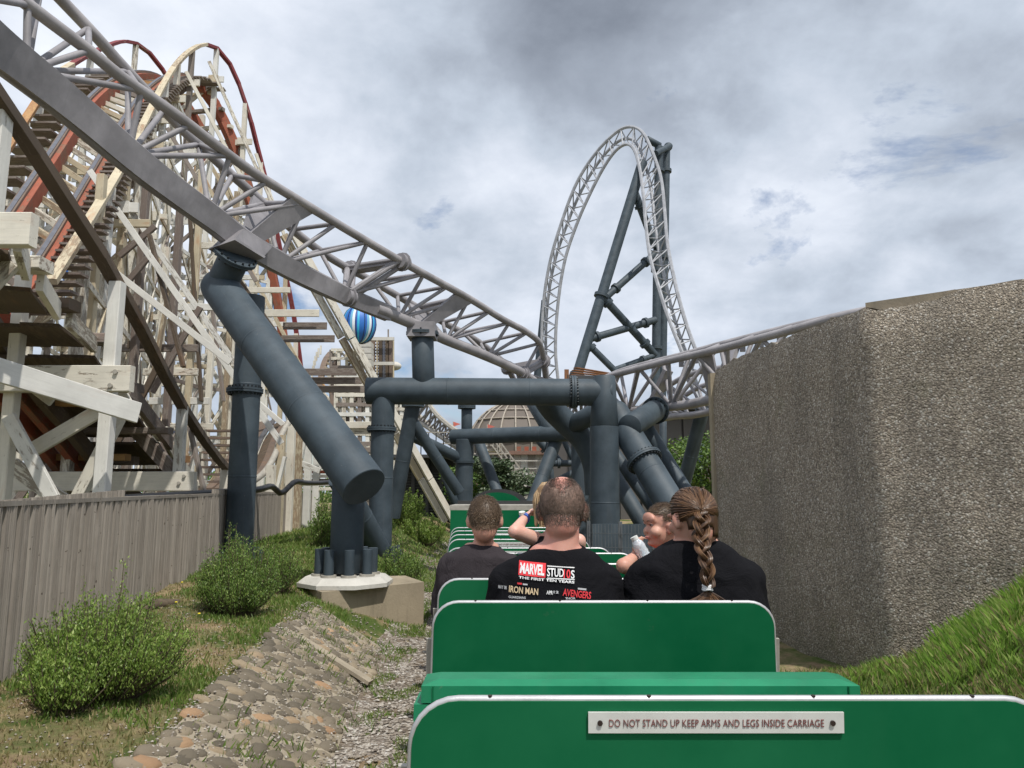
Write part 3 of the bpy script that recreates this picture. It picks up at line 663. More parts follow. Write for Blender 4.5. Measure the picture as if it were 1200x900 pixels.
# lower loop of the same turn, half hidden behind the pipes
A3 = [(722, 500, 22), (760, 470, 21), (790, 448, 20), (815, 437, 19), (850, 430, 18)]
B3 = [(745, 510, 23), (775, 486, 22), (805, 462, 21), (830, 450, 20), (862, 446, 19)]
S3 = [(770, 492, 21), (790, 488, 20), (815, 486, 19), (850, 478, 18), (880, 470, 17)]
tr3 = thing('coaster_track', 'lower strand of steel coaster track crossing behind the slate pipes at the wall edge', 'coaster track', P(790, 488, 20))
truss(tr3, PP(A3), PP(B3), PP(S3), 6, .07, .09, .035, M['lilac'], M['lilac_rail'])

# the tall loop
LO = [(640, 462, 63), (635, 410, 62.6), (637, 355, 62.2), (645, 305, 61.6), (660, 255, 60.8), (677, 212, 60), (700, 177, 59), (725, 153, 58), (742, 149, 57.2), (755, 158, 56.4), (767, 185, 55.5), (775, 212, 54.8), (779, 250, 54), (782, 285, 53.3), (789, 322, 52.6), (797, 355, 52), (806, 385, 51.5), (816, 412, 51), (826, 440, 50.5), (838, 475, 50)]
LI = [(656, 462, 62), (651, 410, 61.6), (654, 355, 61.2), (662, 305, 60.6), (675, 265, 60), (690, 230, 59.2), (707, 197, 58.4), (722, 176, 57.7), (735, 169, 57), (744, 177, 56.2), (750, 200, 55.4), (754, 230, 54.6), (757, 265, 53.8), (762, 302, 53), (772, 337, 52.2), (779, 360, 51.8), (789, 387, 51.2), (799, 412, 50.7), (808, 438, 50.2), (820, 475, 49.8)]
lp = thing('coaster_loop', 'tall narrow silver coaster loop of lattice track standing against the clouds', 'coaster loop', P(646, 462, 63))
cl = V((0, 0, 0)); LO3, LI3 = PP(LO), PP(LI)
LS3 = []
cen = P(715, 330, 57)
for a, b in zip(LO3, LI3):
    m_ = (a+b)/2; out = (m_-cen); out.y = 0; out = out.normalized(); LS3.append(m_+V((0, 1.0, 0))+out*.25)
truss(lp, LO3, LI3, LS3, 40, .135, .13, .055, M['loop'], M['loop'], seg=6)
for (px, py, Y) in ((680, 232, 60), (765, 248, 54.4), (644, 380, 62)):
    a = P(px, py, Y); m_ = MB(); m_.sphere(a+V((0, .5, 0)), (.55, .2, .5)); 

# ------------------------------------------------------------------ supports
def flange(p, d, R, parent, mat=None, th=.05, nb=22, bolts=True):
    p = V(p); d = V(d).normalized(); m_ = MB(); m_.tube(p-d*th, p-d*.004, R, 32); m_.tube(p+d*.004, p+d*th, R, 32); f = m_.build('flange', mat or M['slate'], parent, 50)
    if bolts:
        s_, u_ = frame(d); m_ = MB()
        for k in range(nb):
            a = 2*pi*k/nb; c = p+(s_*cos(a)+u_*sin(a))*(R-.035)
            m_.tube(c-d*(th+.035), c+d*(th+.035), .017, 6)
        tag(m_.build('flange_bolts', M['darkbolt'], f), kind='stuff')
    return f
def gz(p): return V((p.x, p.y, hz(p.x, p.y, False)))
# S1: near left support
s1 = thing('steel_support', 'nearest slate blue tube support with a fat slanting pipe left of the train', 'coaster support', gz(P(409, 660, 9.72)))
bE, tE = P(427, 571, 9.15), P(258, 337, 11.3)
pipe(tE, bE, .565, M['slate'], s1, 'slanting_pipe', 48)
m_ = MB(); m_.sphere(tE, .282, nu=32, nv=20); m_.build('elbow', M['slate'], s1, 50)
dd = (bE-tE).normalized()
stt = Sf[i1]-up1*.32
pipe(tE, stt, .46, M['slate'], s1, 'stub_pipe', 40); sdir = (stt-tE).normalized()
flange(stt-sdir*.04, sdir, .33, s1, nb=16, th=.03)
c1 = P(409, 560, 9.70); g1 = V((c1.x, c1.y, .70))
pipe(g1, V((c1.x, c1.y, 2.02)), .415, M['slate'], s1, 'column', 40)
c2 = P(287, 500, 12.0); g2 = V((c2.x, c2.y, hz(c2.x, c2.y)-.1))
# the rear column reaches the slanting pipe near its upper end
k = 0.0; topz = P(287, 372, 12.0).z
pipe(g2, V((c2.x, c2.y, topz+.35)), .43, M['slate'], s1, 'column', 40); flange(P(287, 458, 12.0), (0, 0, 1), .285, s1, nb=24, th=.035)
for k in range(8):
    a = 2*pi*(k+.4)/8; m_ = MB(); m_.tube(V((c1.x+cos(a)*.33, c1.y+sin(a)*.33, .695)), V((c1.x+cos(a)*.33, c1.y+sin(a)*.33, 1.00)), .062, 18); m_.build('anchor_sleeve', M['slate'], s1, 50)
    m_ = MB(); m_.tube(V((c1.x+cos(a)*.33, c1.y+sin(a)*.33, .672)), V((c1.x+cos(a)*.33, c1.y+sin(a)*.33, .70)), .095, 18); m_.build('anchor_washer', M['bracket'], s1, 50)
for k in range(6):
    a = 2*pi*k/6; m_ = MB(); m_.tube(V((c2.x+cos(a)*.33, c2.y+sin(a)*.33, hz(c2.x, c2.y)-.1)), V((c2.x+cos(a)*.33, c2.y+sin(a)*.33, hz(c2.x, c2.y)+.26)), .05, 14); m_.build('anchor_sleeve', M['slate'], s1, 50)
# footing
ft = thing('concrete_footing', 'tan concrete block with a pale eight sided pad carrying the slate column', 'footing', (c1.x, c1.y, 0))
FL = G(377, 694, .55); FR = G(497, 682, .55); BL = G(357, 687, .55); BRp = V((FR.x-.35, FR.y+.75, 0)); BLp = V((BL.x+.05, BL.y+1.0, 0))
m_ = MB(); m_.prism([(FL.x, FL.y), (FR.x, FR.y), (BRp.x, BRp.y), (BLp.x, BLp.y), (BL.x, BL.y)], -.2, .55); m_.build('block', M['conc'], ft)
m_ = MB(); o1 = [(c1.x+.60*cos(pi/8+k*pi/4), c1.y+.60*sin(pi/8+k*pi/4)) for k in range(8)]; o2 = [(c1.x+.50*cos(pi/8+k*pi/4), c1.y+.50*sin(pi/8+k*pi/4)) for k in range(8)]
m_.add([(x, y, .553) for x, y in o1]+[(x, y, .60) for x, y in o1]+[(x, y, .672) for x, y in o2], [(k, (k+1) % 8, 8+(k+1) % 8, 8+k) for k in range(8)]+[(8+k, 8+(k+1) % 8, 16+(k+1) % 8, 16+k) for k in range(8)]+[tuple(range(16, 24)), tuple(range(7, -1, -1))]); m_.build('pad', M['pad'], ft)
# S2: portal frame across the train
s2 = thing('steel_portal', 'slate blue portal frame of tubes spanning the train ahead of the riders', 'coaster support', gz(P(707, 640, 14.9)))
bl, br = P(430, 458, 15.0), P(716, 460, 15.0)
pipe(bl, br, .545, M['slate'], s2, 'cross_beam', 48)
pl = P(447, 560, 15.0); pipe(V((pl.x, pl.y, hz(pl.x, pl.y)-.2)), V((pl.x, pl.y, bl.z-.1)), .46, M['slate'], s2, 'column', 40); flange(P(447, 503, 15.0), (0, 0, 1), .29, s2, th=.035)
flange(P(672, 459.5, 15.0), (1, 0, 0), .335, s2, th=.045, nb=30)
pr = P(707, 540, 14.95); pipe(V((pr.x, pr.y, 0.0)), P(708, 500, 14.95), .60, M['slate'], s2, 'column', 44, D2=.57); pipe(P(708, 500, 14.95), P(708, 441, 14.95), .57, M['slate'], s2, 'column', 44, D2=.44)
pt = P(497, 440, 15.0); pipe(V((pt.x, pt.y, bl.z)), P(495, 391, 15.0), .45, M['slate'], s2, 'top_column', 40); flange(P(495, 391, 15.0), (0, 0, 1), .33, s2, th=.03, nb=12)
d1a, d1b = P(722, 485, 15.35), P(812, 634, 13.7)
pipe(d1a, d1b, .56, M['slate'], s2, 'slanting_pipe', 44); m_ = MB(); m_.sphere(d1a, .28, nu=28, nv=18); m_.build('elbow', M['slate'], s2, 50)
ff = d1a.lerp(d1b, .40); flange(ff, d1b-d1a, .36, s2, th=.04, nb=28)
sb1, sb2 = P(738, 500, 14.8), P(768, 481, 16.2); pipe(sb1, sb2, .48, M['slate'], s2, 'stub_pipe', 36); flange(sb2, sb2-sb1, .30, s2, th=.025, nb=14)
pipe(P(757, 500, 16.2), P(822, 606, 15.2), .30, M['slate'], s2, 'brace_pipe', 30)
pipe(P(712, 520, 17.0), P(778, 612, 16.0), .28, M['slate'], s2, 'brace_pipe', 30)
pipe(P(716, 552, 16.4), P(762, 628, 15.4), .34, M['slate'], s2, 'brace_pipe', 30)
# foot elbow behind the plinth column
fe1, fe2 = P(398, 560, 13.6), P(446, 648, 14.8); pipe(fe1, fe2, .44, M['slate'], s2, 'brace_pipe', 36)
for k in range(8):
    a = 2*pi*k/8; x, y = pl.x+cos(a)*.42, pl.y+sin(a)*.42; z0 = hz(x, y)-.1; m_ = MB(); m_.tube(V((x, y, z0)), V((x, y, z0+.42)), .055, 14); m_.build('anchor_sleeve', M['slate'], s2, 50)
# curved branch pipe behind the right column
m_ = MB(); m_.sweep(cr([P(636, 462, 16.6), P(648, 480, 17), P(664, 496, 17.2), P(684, 516, 17.3), P(697, 545, 17.3), P(700, 580, 17.3)], 24), .28, 32); m_.build('curved_pipe', M['slate'], s2, 50)
pipe(P(668, 500, 17.2), P(705, 480, 16.5), .44, M['slate'], s2, 'stub_pipe', 32)
# S3: second portal further on
s3 = thing('steel_portal', 'second smaller slate portal frame seen through the first one', 'coaster support', gz(P(544, 600, 21.5)))
pipe(P(530, 512, 21.8), P(690, 507, 20.2), .44, M['slate'], s3, 'cross_beam', 36)
p3 = P(544, 560, 21.6); pipe(V((p3.x, p3.y, .3)), V((p3.x, p3.y, P(544, 515, 21.6).z)), .50, M['slate'], s3, 'column', 36); flange(P(544, 541, 21.6), (0, 0, 1), .30, s3, th=.04, bolts=False)
pipe(P(547, 512, 21.8), P(547, 475, 21.8), .32, M['slate'], s3, 'top_column', 30); flange(P(547, 477, 21.8), (0, 0, 1), .26, s3, th=.05, bolts=False)
p3b = P(680, 560, 19.4); pipe(V((p3b.x, p3b.y, .2)), V((p3b.x, p3b.y, P(680, 512, 19.4).z)), .45, M['slate'], s3, 'column', 36)
pipe(P(560, 515, 22.6), P(589, 594, 21.2), .32, M['slate'], s3, 'brace_pipe', 28); pipe(P(625, 470, 21.2), P(650, 512, 20.6), .46, M['slate'], s3, 'brace_pipe', 32)
pipe(P(652, 515, 20.8), P(618, 606, 19.8), .36, M['slate'], s3, 'brace_pipe', 28)
pipe(P(630, 513, 23), P(656, 543, 23), .28, M['slate'], s3, 'brace_pipe', 24); flange(P(640, 525, 23), (.6, 0, -.7), .2, s3, th=.05, bolts=False)
pipe(P(643, 543, 22.6), P(680, 543, 22.6), .20, M['slate'], s3, 'brace_pipe', 24); flange(P(655, 543, 22.6), (1, 0, 0), .15, s3, th=.04, bolts=False)
pipe(P(648, 566, 22.2), P(678, 551, 22.2), .20, M['slate'], s3, 'brace_pipe', 24); pipe(P(660, 515, 22.8), P(672, 541, 22.8), .16, M['slate'], s3, 'brace_pipe', 24)
pipe(P(645, 545, 22.6), P(648, 575, 22.6), .16, M['slate'], s3, 'brace_pipe', 24)
# S4: splayed legs left of centre
s4 = thing('steel_support', 'splayed slate pipe legs behind the leaning white plank', 'coaster support', gz(P(470, 600, 20)))
pipe(P(484, 474, 19.8), P(460, 606, 20.2), .40, M['slate'], s4, 'leg', 28); flange(P(484, 475, 19.8), (0, 0, 1), .30, s4, th=.05, bolts=False)
pipe(P(484, 495, 19.9), P(538, 577, 20.6), .31, M['slate'], s4, 'leg', 28); pipe(P(482, 510, 20.6), P(540, 538, 21.6), .32, M['slate'], s4, 'brace_pipe', 28)
pipe(P(520, 552, 21.4), P(534, 592, 21.4), .24, M['slate'], s4, 'leg', 24)
# S5: loop tower
s5 = thing('steel_tower', 'slim slate support tower with cross braces holding up the loop', 'coaster support', V((P(675, 440, 55).x, 55, .7)))
def lp_(px, py, Y, qx, qy, Z, D, nm='brace_pipe', fl=None):
    a, b = P(px, py, Y), P(qx, qy, Z); pipe(a, b, D, M['slate'], s5, nm, 24)
    for f in (fl or ()): flange(a.lerp(b, f), b-a, D*.72, s5, th=.12, bolts=False)
lp_(753, 190, 56, 667, 470, 54, .78, 'leg', (.58, .9))
lp_(772, 172, 57.5, 768, 470, 57, .66, 'leg', (.1, .5, .8)); lp_(781, 172, 58.5, 776, 470, 58, .62, 'leg', (.1, .45, .85))
lp_(758, 163, 57, 773, 171, 57.5, .55); lp_(768, 180, 56.5, 785, 171, 58.5, .5); m_ = MB(); m_.sphere(P(783, 172, 58.5), .36); m_.build('elbow', M['slate'], s5, 50)
lp_(744, 226, 56, 768, 290, 57, .6, fl=(.25,)); lp_(708, 350, 54.8, 768, 297, 57, .55, fl=(.22, .8)); lp_(706, 348, 54.8, 768, 416, 57, .6, fl=(.1, .8))
lp_(688, 398, 54.4, 768, 375, 57, .56, fl=(.14, .85)); lp_(688, 402, 54.4, 724, 438, 55, .5, fl=(.15,)); lp_(718, 434, 55, 768, 416, 57, .42, fl=(.7,))
pipe(P(637, 352, 66), P(629, 450, 66), .42, M['slate'], s5, 'leg', 24, D2=.7)
# S6 right leg in front of the dark shed
s6 = thing('steel_support', 'raked slate pipe leg in front of the dark shed beside the tree', 'coaster support', gz(P(800, 575, 20)))
pipe(P(824, 478, 19.5), P(796, 588, 20.5), .36, M['slate'], s6, 'leg', 28); pipe(P(777, 488, 23), P(777, 560, 23), .22, M['slate'], s6, 'leg', 24); pipe(P(822, 520, 24), P(818, 575, 24), .18, M['slate'], s6, 'leg', 24)
# far descending strand seen under the portal
A4 = [(498, 466, 36), (512, 486, 35), (532, 503, 34), (552, 514, 33), (570, 522, 32)]
B4 = [(478, 486, 38), (500, 500, 36.5), (520, 514, 35), (548, 530, 34), (566, 538, 33)]
S4_ = [(488, 484, 39), (508, 504, 38), (528, 520, 37), (550, 533, 36), (568, 541, 35)]
tr4 = thing('coaster_track', 'small far strand of dark lattice track dipping behind the portal frame', 'coaster track', P(520, 514, 35))
truss(tr4, PP(A4), PP(B4), PP(S4_), 12, .11, .12, .05, M['lilac'], M['bracket'], seg=6)
# ------------------------------------------------------------------ wooden coaster: near structure
random.seed(31)
nsx = thing('wooden_coaster', 'nearest white timber bents, stepped dark deck and long brown handrail behind the fence', 'wooden coaster', (-4.8, 9, 0))
W, W2, CR_, GW, DW, RW, OR_ = (M[k] for k in ('white', 'white2', 'cream', 'greywood', 'darkwood', 'redwood', 'orange'))
def gnd_z(x, y): return hz(x, y, False)-.15
def post(px, pyt, Y, w_, mat, par, name='post', pyb=None):
    t = P(px, pyt, Y); return beam(V((t.x, Y, gnd_z(t.x, Y) if pyb is None else P(px, pyb, Y).z)), t, w_, w_, mat, par, name, .01)
post(2, 118, 6.75, .165, M['white2'], nsx); post(138, 331, 8.95, .15, M['white2'], nsx); post(214, 476, 12.4, .145, M['white2'], nsx); post(264, 548, 16.2, .16, W, nsx); post(292, 560, 19.5, .16, W, nsx)
post(30, 300, 8.97, .14, W2 if False else M['white'], nsx); post(27, 255, 7.5, .14, W, nsx, pyb=320)
# handrail plank falling away
hp = [P(-60, 25, 5.9), P(0, 112, 6.7), P(137, 328, 9.0), P(214, 475, 12.4), P(265, 547, 16.2), P(296, 572, 19.6)]
hrc = cr(hp, 10)
for k in range(10):
    beam(hrc[k]+V((-.0, 0, -.03)), hrc[k+1].lerp(hrc[k], -.01)+V((0, 0, -.03)), .15, .12, M['darkwood'], nsx, 'handrail')
# cross beams
def xbeam(x0, x1, py, Y, h_, w_, mat, par, name='cross_beam'):
    a, b = P(x0, py, Y), P(x1, py, Y); b.z = a.z; return beam(a, b, w_, h_, mat, par, name, .008)
def hbolt(px, py, Y):
    m_ = MB(); p = P(px, py, Y); m_.tube(p, p+V((0, -.03, 0)), .028, 8); m_.build('bolt', M['bracket'], nsx)
xbeam(-200, 40, 270, 6.6, .31, .12, W, nsx); xbeam(-160, 155, 444, 8.82, .31, .12, W, nsx); xbeam(-40, 229, 564, 12.25, .31, .12, W, nsx); xbeam(60, 282, 586, 16.1, .28, .12, W, nsx)
xbeam(-160, 152, 446, 9.10, .30, .10, W, nsx); xbeam(20, 226, 565, 12.55, .30, .10, W, nsx)
for q in ((136, 436, 8.76), (130, 452, 8.76), (216, 558, 12.19), (210, 566, 12.19)): hbolt(*q)
# deck: ties (cross treads) with dark boards beneath
re = [(30, 262, 6.6), (55, 311, 7.4), (88, 358, 8.5), (128, 398, 9.7), (165, 455, 11.3), (200, 505, 12.9), (220, 538, 14.4), (240, 566, 16.4)]
rp_ = [P(*t) for t in re]
for k, p in enumerate(rp_):
    if k == 0: continue
    q = p+V((-2.9, -.10, 0)); beam(q, p, .26, .13, [W, W, DW, GW, GW, W, OR_, W][k % 8], nsx, 'tie', .01)
for k in range(len(rp_)-1):
    a, b = rp_[k]+V((-.25, .12, -.20)), rp_[k+1]+V((-.25, -.14, -.10))
    for j in range(6):
        o_ = V((-.22-.43*j, 0, 0)); beam(a+o_, b+o_, .42, .045, M['darkwood'], nsx, 'deck_board', .004)
    beam(rp_[k]+V((-.12, .10, -.14)), rp_[k+1]+V((-.12, -.12, -.10)), .07, .20, W, nsx, 'stringer', .004)
# diagonals (pixel pairs at their own depth)
def dg(x0, y0, Y0, x1, y1, Y1, w_, h_, mat, par=nsx, name='brace'):
    return beam(P(x0, y0, Y0), P(x1, y1, Y1), w_, h_, mat, par, name, .006)
dg(-30, 425, 7.2, 162, 484, 8.7, .05, .24, W2, name='rail_board')
dg(30, 532, 9.3, 150, 462, 9.3, .06, .18, M['white']); dg(10, 488, 8.9, 62, 584, 8.9, .06, .16, W2); dg(90, 586, 9.2, 142, 484, 9.2, .12, .14, W)
dg(14, 545, 9.5, 80, 592, 9.5, .06, .2, W); dg(12, 432, 9.6, 62, 470, 9.6, .05, .15, W); dg(45, 560, 9.7, 68, 592, 9.7, .05, .15, W)
dg(15, 308, 7.0, -20, 345, 7.0, .06, .16, W); dg(118, 458, 12.6, 206, 556, 12.6, .10, .22, GW); dg(150, 455, 10.5, 200, 520, 13, .08, .22, GW, name='stringer')
dg(222, 500, 13.4, 240, 580, 13.4, .06, .12, GW); dg(100, 478, 12.8, 50, 560, 12.8, .06, .16, GW)
# red running rails crossing beneath the deck
for off, m2 in ((0, RW), (22, DW), (-26, RW)):
    rc = cr([P(-40+off, 360+off*.3, 9.5), P(20+off, 455, 10.5), P(62+off, 505, 11.6), P(104+off, 556, 13.2), P(140+off, 585, 15)], 12)
    for k in range(12): beam(rc[k], rc[k+1].lerp(rc[k], -.02), .12, .24, m2, nsx, 'running_rail', .006)
xbeam(15, 150, 472, 11.0, .10, .2, OR_, nsx, 'tie'); xbeam(25, 200, 505, 12.0, .10, .2, M['greywood'], nsx, 'tie'); xbeam(55, 150, 536, 12.6, .11, .2, OR_, nsx, 'tie'); xbeam(60, 160, 540, 13.2, .14, .2, GW, nsx, 'tie')

# ------------------------------------------------------------------ lift hill
wh = thing('wooden_coaster', 'tall white lattice hill of the wooden coaster with twin red rails over its crest', 'wooden coaster', (-8, 20, .5))
Lp = [(-40, 330, 10.6), (12, 248, 12.2), (60, 178, 14.5), (100, 120, 17.5), (133, 93, 20.3), (163, 84, 22.8), (188, 90, 24.6), (215, 112, 25.8), (245, 160, 26.6)]
Rp = [(0, 365, 10.2), (50, 296, 11.8), (90, 230, 14.0), (130, 163, 17.0), (165, 112, 20.0), (193, 90, 22.6), (218, 88, 24.4), (246, 106, 25.4), (275, 160, 26.2), (298, 230, 26.8), (322, 330, 27.3), (340, 440, 27.8)]
Lc, Rc = cr(PP(Lp), 34), cr(PP(Rp), 48)
for c in (Lc, Rc):
    for k in range(len(c)-1):
        a, b = c[k], c[k+1].lerp(c[k], -.02); t = (b-a).normalized(); u = frame(t)[1]; s_ = frame(t)[0]
        beam(a, b, .13, .07, M['trackwood'], wh, 'rail_cap', .004); beam(a-u*.20+s_*.03, b-u*.20+s_*.03, .25, .34, RW, wh, 'running_rail', .006)
        beam(a-u*.24-s_*.09, b-u*.24-s_*.09, .06, .24, DW if k % 3 else RW, wh, 'running_rail', .004)
        beam(a+u*.045, b+u*.045, .07, .02, M['strap'], wh, 'rail_strap', 0)
# ties between and beyond the rails, and the stepped catwalk right of the right rail
Rt = cr(PP(Rp[:9]), 34)
for k in range(1, 34):
    a, b = Lc[k], Rt[k]
    t = b-a; t.z *= .2; beam(a-V((0, 0, .32))-t.normalized()*.35, b-V((0, 0, .32))+t.normalized()*.30, .16, .12, random.choice([W, CR_, OR_, GW]), wh, 'tie', .005)
tread = MB()
Rt2 = cr(PP(Rp[:8]), 62)
for k in range(1, 62):
    a = Rt2[k]; m_ = MB(); m_.box(a+V((.50, 0, -.16)), (.62, .24, .04)); m_.build('tread', M['greywood'], wh)
    b_ = Lc[min(33, int(k/62*26))]
for k in range(0, 26):
    a = Lc[k].lerp(Lc[k+1], .5); m_ = MB(); m_.box(a+V((-.55, 0, -.10)), (.7, .40, .045)); m_.build('tread', M['greywood'], wh)
# handrails
HR = [(60, 330, 10.8), (100, 266, 12.2), (150, 182, 15.5), (190, 102, 19.6), (208, 74, 21.6), (225, 58, 23.2), (242, 52, 24.4), (258, 60, 25.2), (275, 86, 25.8), (292, 135, 26.2), (303, 178, 26.6), (313, 216, 26.9), (330, 300, 27.3), (343, 362, 27.6), (352, 425, 27.9), (358, 480, 28.2)]
HL = [(-15, 210, 12.6), (30, 140, 15.2), (62, 92, 18.2), (88, 73, 20.2), (112, 60, 22), (140, 49, 24), (160, 51, 25.2), (178, 65, 26), (192, 84, 26.6), (215, 125, 27.2), (240, 190, 27.6)]
for H, ncol, nn in ((HR, 26, 46), (HL, 12, 30)):
    c = cr(PP(H), nn)
    for k in range(nn):
        mt = (CR_ if k < ncol else M['maroon']) if H is HR else (OR_ if k < 9 else (CR_ if k < 14 else M['maroon']))
        beam(c[k], c[k+1].lerp(c[k], -.02), .16, .10, mt, wh, 'handrail', .004)
Hc, Hlc = cr(PP(HR), 46), cr(PP(HL), 30)
# posts under the handrails: down to the ground, forming the bents
def col_down(p, z1, w_, mat, name='post'): return beam(V((p.x, p.y, z1)), p-V((0, 0, .03)), w_, w_, mat, wh, name, .006)
bents = []
hi_r = list(range(3, 46, 3)); rs = []
mats = [W, W2, CR_, W, W, W2, W, GW, W2, W]
for n_, k in enumerate(hi_r):
    p = Hc[k]; col_down(p, gnd_z(p.x, p.y) if p.y > 14 or p.x > -5.2 else gnd_z(p.x, p.y), .15, mats[n_ % 10]); rs.append(p)
ls = []
for n_, k in enumerate(range(2, 30, 3)):
    p = Hlc[k]; col_down(p, gnd_z(p.x, p.y), .15, mats[(n_+3) % 10]); ls.append(p)
def lattice(pts, mats_, par, dz=1.7, wb=.10, ox=V((0, 0, 0)), x=True, top=-1.1, zmin=.7, wid=.045):
    """longitudinal rails and X braces between neighbouring posts"""
    for a, b in zip(pts[:-1], pts[1:]):
        zt = min(a.z, b.z)+top; nlev = int((zt-zmin)/dz)
        for l in range(nlev+1):
            z = zmin+dz*l+.3; A = V((a.x, a.y, z))+ox; B = V((b.x, b.y, z))+ox
            beam(A, B, wid, wb*1.25, random.choice(mats_), par, 'ledger', .003)
            if x and l < nlev:
                r_ = random.random()
                if r_ < .8: beam(A+V((0, .03, .05)), B+V((0, .03, dz-.05)), wid, wb, random.choice(mats_), par, 'brace', .003)
                if r_ > .25: beam(A+V((0, -.03, dz-.05)), B+V((0, -.03, .05)), wid, wb, random.choice(mats_), par, 'brace', .003)
lattice(rs, [W, W2, W, CR_, GW], wh, 2.1, ox=V((.08, 0, 0)), top=-1.3)
lattice(ls, [W, W2, W, GW], wh, 2.3, ox=V((-.08, 0, 0)), top=-1.4)
# cross frames between left and right posts
for n_ in range(2, 12):
    r_ = rs[n_]; l_ = min(ls, key=lambda q: abs(q.y-r_.y)+ (0 if n_ < 9 else 3)); 
    if n_ >= 9: l_ = V((r_.x-1.7, r_.y+.3, r_.z-.3)); col_down(l_, gnd_z(l_.x, l_.y), .18, W)
    zt = min(l_.z, r_.z)-1.25; nlev = max(1, int((zt-.7)/2.4)); dz = (zt-.7)/nlev
    for l in range(1, nlev+1):
        z = .7+dz*l; A = V((l_.x-.3, l_.y-.08, z)); B = V((r_.x+.35, r_.y-.08, z)); beam(A, B, .06, .22 if l == nlev else .15, random.choice([W, W2, W, CR_]), wh, 'cross_beam', .004)
        for g_ in (A+V((.3, -.06, 0)), B+V((-.35, -.06, 0))):
            m_ = MB(); m_.box(g_, (.34, .04, .26)); m_.build('gusset', random.choice([W, W2, CR_]), wh)
        mb2 = [W, W2, GW, CR_]; beam(V((l_.x, l_.y+.05, z-dz)), V((r_.x, r_.y+.05, z)), .045, .14, random.choice(mb2), wh, 'cross_brace', .003)
        if l % 2 or n_ > 6: beam(V((l_.x, l_.y-.12, z)), V((r_.x, r_.y-.12, z-dz)), .045, .14, random.choice(mb2), wh, 'cross_brace', .003)
# outward raking legs on the right of the hill
for n_, (px, py, Y, qx, qy) in enumerate([(125, 205, 15.4, 285, 440), (62, 262, 13.4, 270, 425), (105, 200, 14.2, 330, 520), (196, 150, 20.0, 300, 330), (218, 84, 21.8, 305, 250), (245, 72, 24, 320, 240), (240, 210, 22.5, 372, 470), (285, 300, 24, 400, 520), (300, 180, 26, 352, 330)]):
    beam(P(px, py, Y), P(qx, qy, Y+.8), .06, .12 if n_ < 3 else .11, [W2, W2, W2, GW, W, W, CR_, CR_, W][n_], wh, 'raking_leg', .004)
for px, py, qx, qy, Y in ((140, 300, 182, 265, 15), (178, 460, 235, 360, 15.5), (175, 275, 215, 430, 14.6), (222, 245, 236, 470, 18.5), (245, 330, 262, 470, 18.8), (200, 330, 178, 450, 16), (250, 285, 330, 400, 19.5), (132, 530, 190, 420, 14.8), (150, 330, 175, 300, 15)):
    beam(P(px, py, Y), P(qx, qy, Y), .07, .12, random.choice([GW, DW, GW, CR_]), wh, 'brace', .004)
for px, pyt, Y, m2 in ((173, 200, 15.8, GW), (213, 215, 17.4, GW), (237, 200, 18.6, CR_), (120, 205, 13.2, CR_), (258, 230, 20, W), (300, 240, 25, W), (318, 260, 27, W2), (278, 225, 22, CR_), (95, 300, 16, W2), (152, 290, 18, W2), (196, 290, 20, W)):
    post(px, pyt, Y, .145, m2, wh)
for y_, x0, x1, Y, m2 in ((262, 105, 176, 15.2, CR_), (408, 95, 232, 16.5, GW), (288, 235, 306, 19, W), (340, 255, 340, 22, W), (360, 190, 250, 18, W2), (404, 150, 180, 16.2, DW), (436, 168, 232, 18, W), (470, 175, 245, 18.6, W2), (500, 165, 250, 19.2, W), (212, 170, 215, 20, W), (325, 160, 300, 24, W2), (300, 175, 330, 26, W), (380, 195, 335, 27, W2), (420, 200, 345, 27, W), (452, 240, 345, 28, W)):
    xbeam(x0, x1, y_, Y, .17, .07, m2, wh)
# boards running out to the leaning raker
for (x0, x1, y_, m2) in ((300, 374, 367, W), (332, 383, 382, GW), (330, 392, 397, GW), (352, 418, 436, GW), (358, 424, 446, GW), (366, 428, 456, GW), (380, 445, 498, W), (390, 450, 505, W), (395, 455, 528, GW)):
    xbeam(x0, x1, y_, 22.2+.02*(y_-367), .22, .07, m2, wh, 'outrigger')
ra, rb = P(338, 275, 20.6), P(527, 613, 24.6)
rk = thing('leaning_raker', 'long flaking white double plank leaning down to the grass behind the portal', 'timber prop', rb)
for o_, m2 in ((-.14, M['cream']), (.16, W)):
    prev = ra
    for k in range(6): beam(ra.lerp(rb, k/6)+V((o_, 0, 0)), ra.lerp(rb, (k+1)/6-.004)+V((o_, 0, 0)), .10, .22, m2 if k % 2 == 0 else W, rk, 'plank', .006)
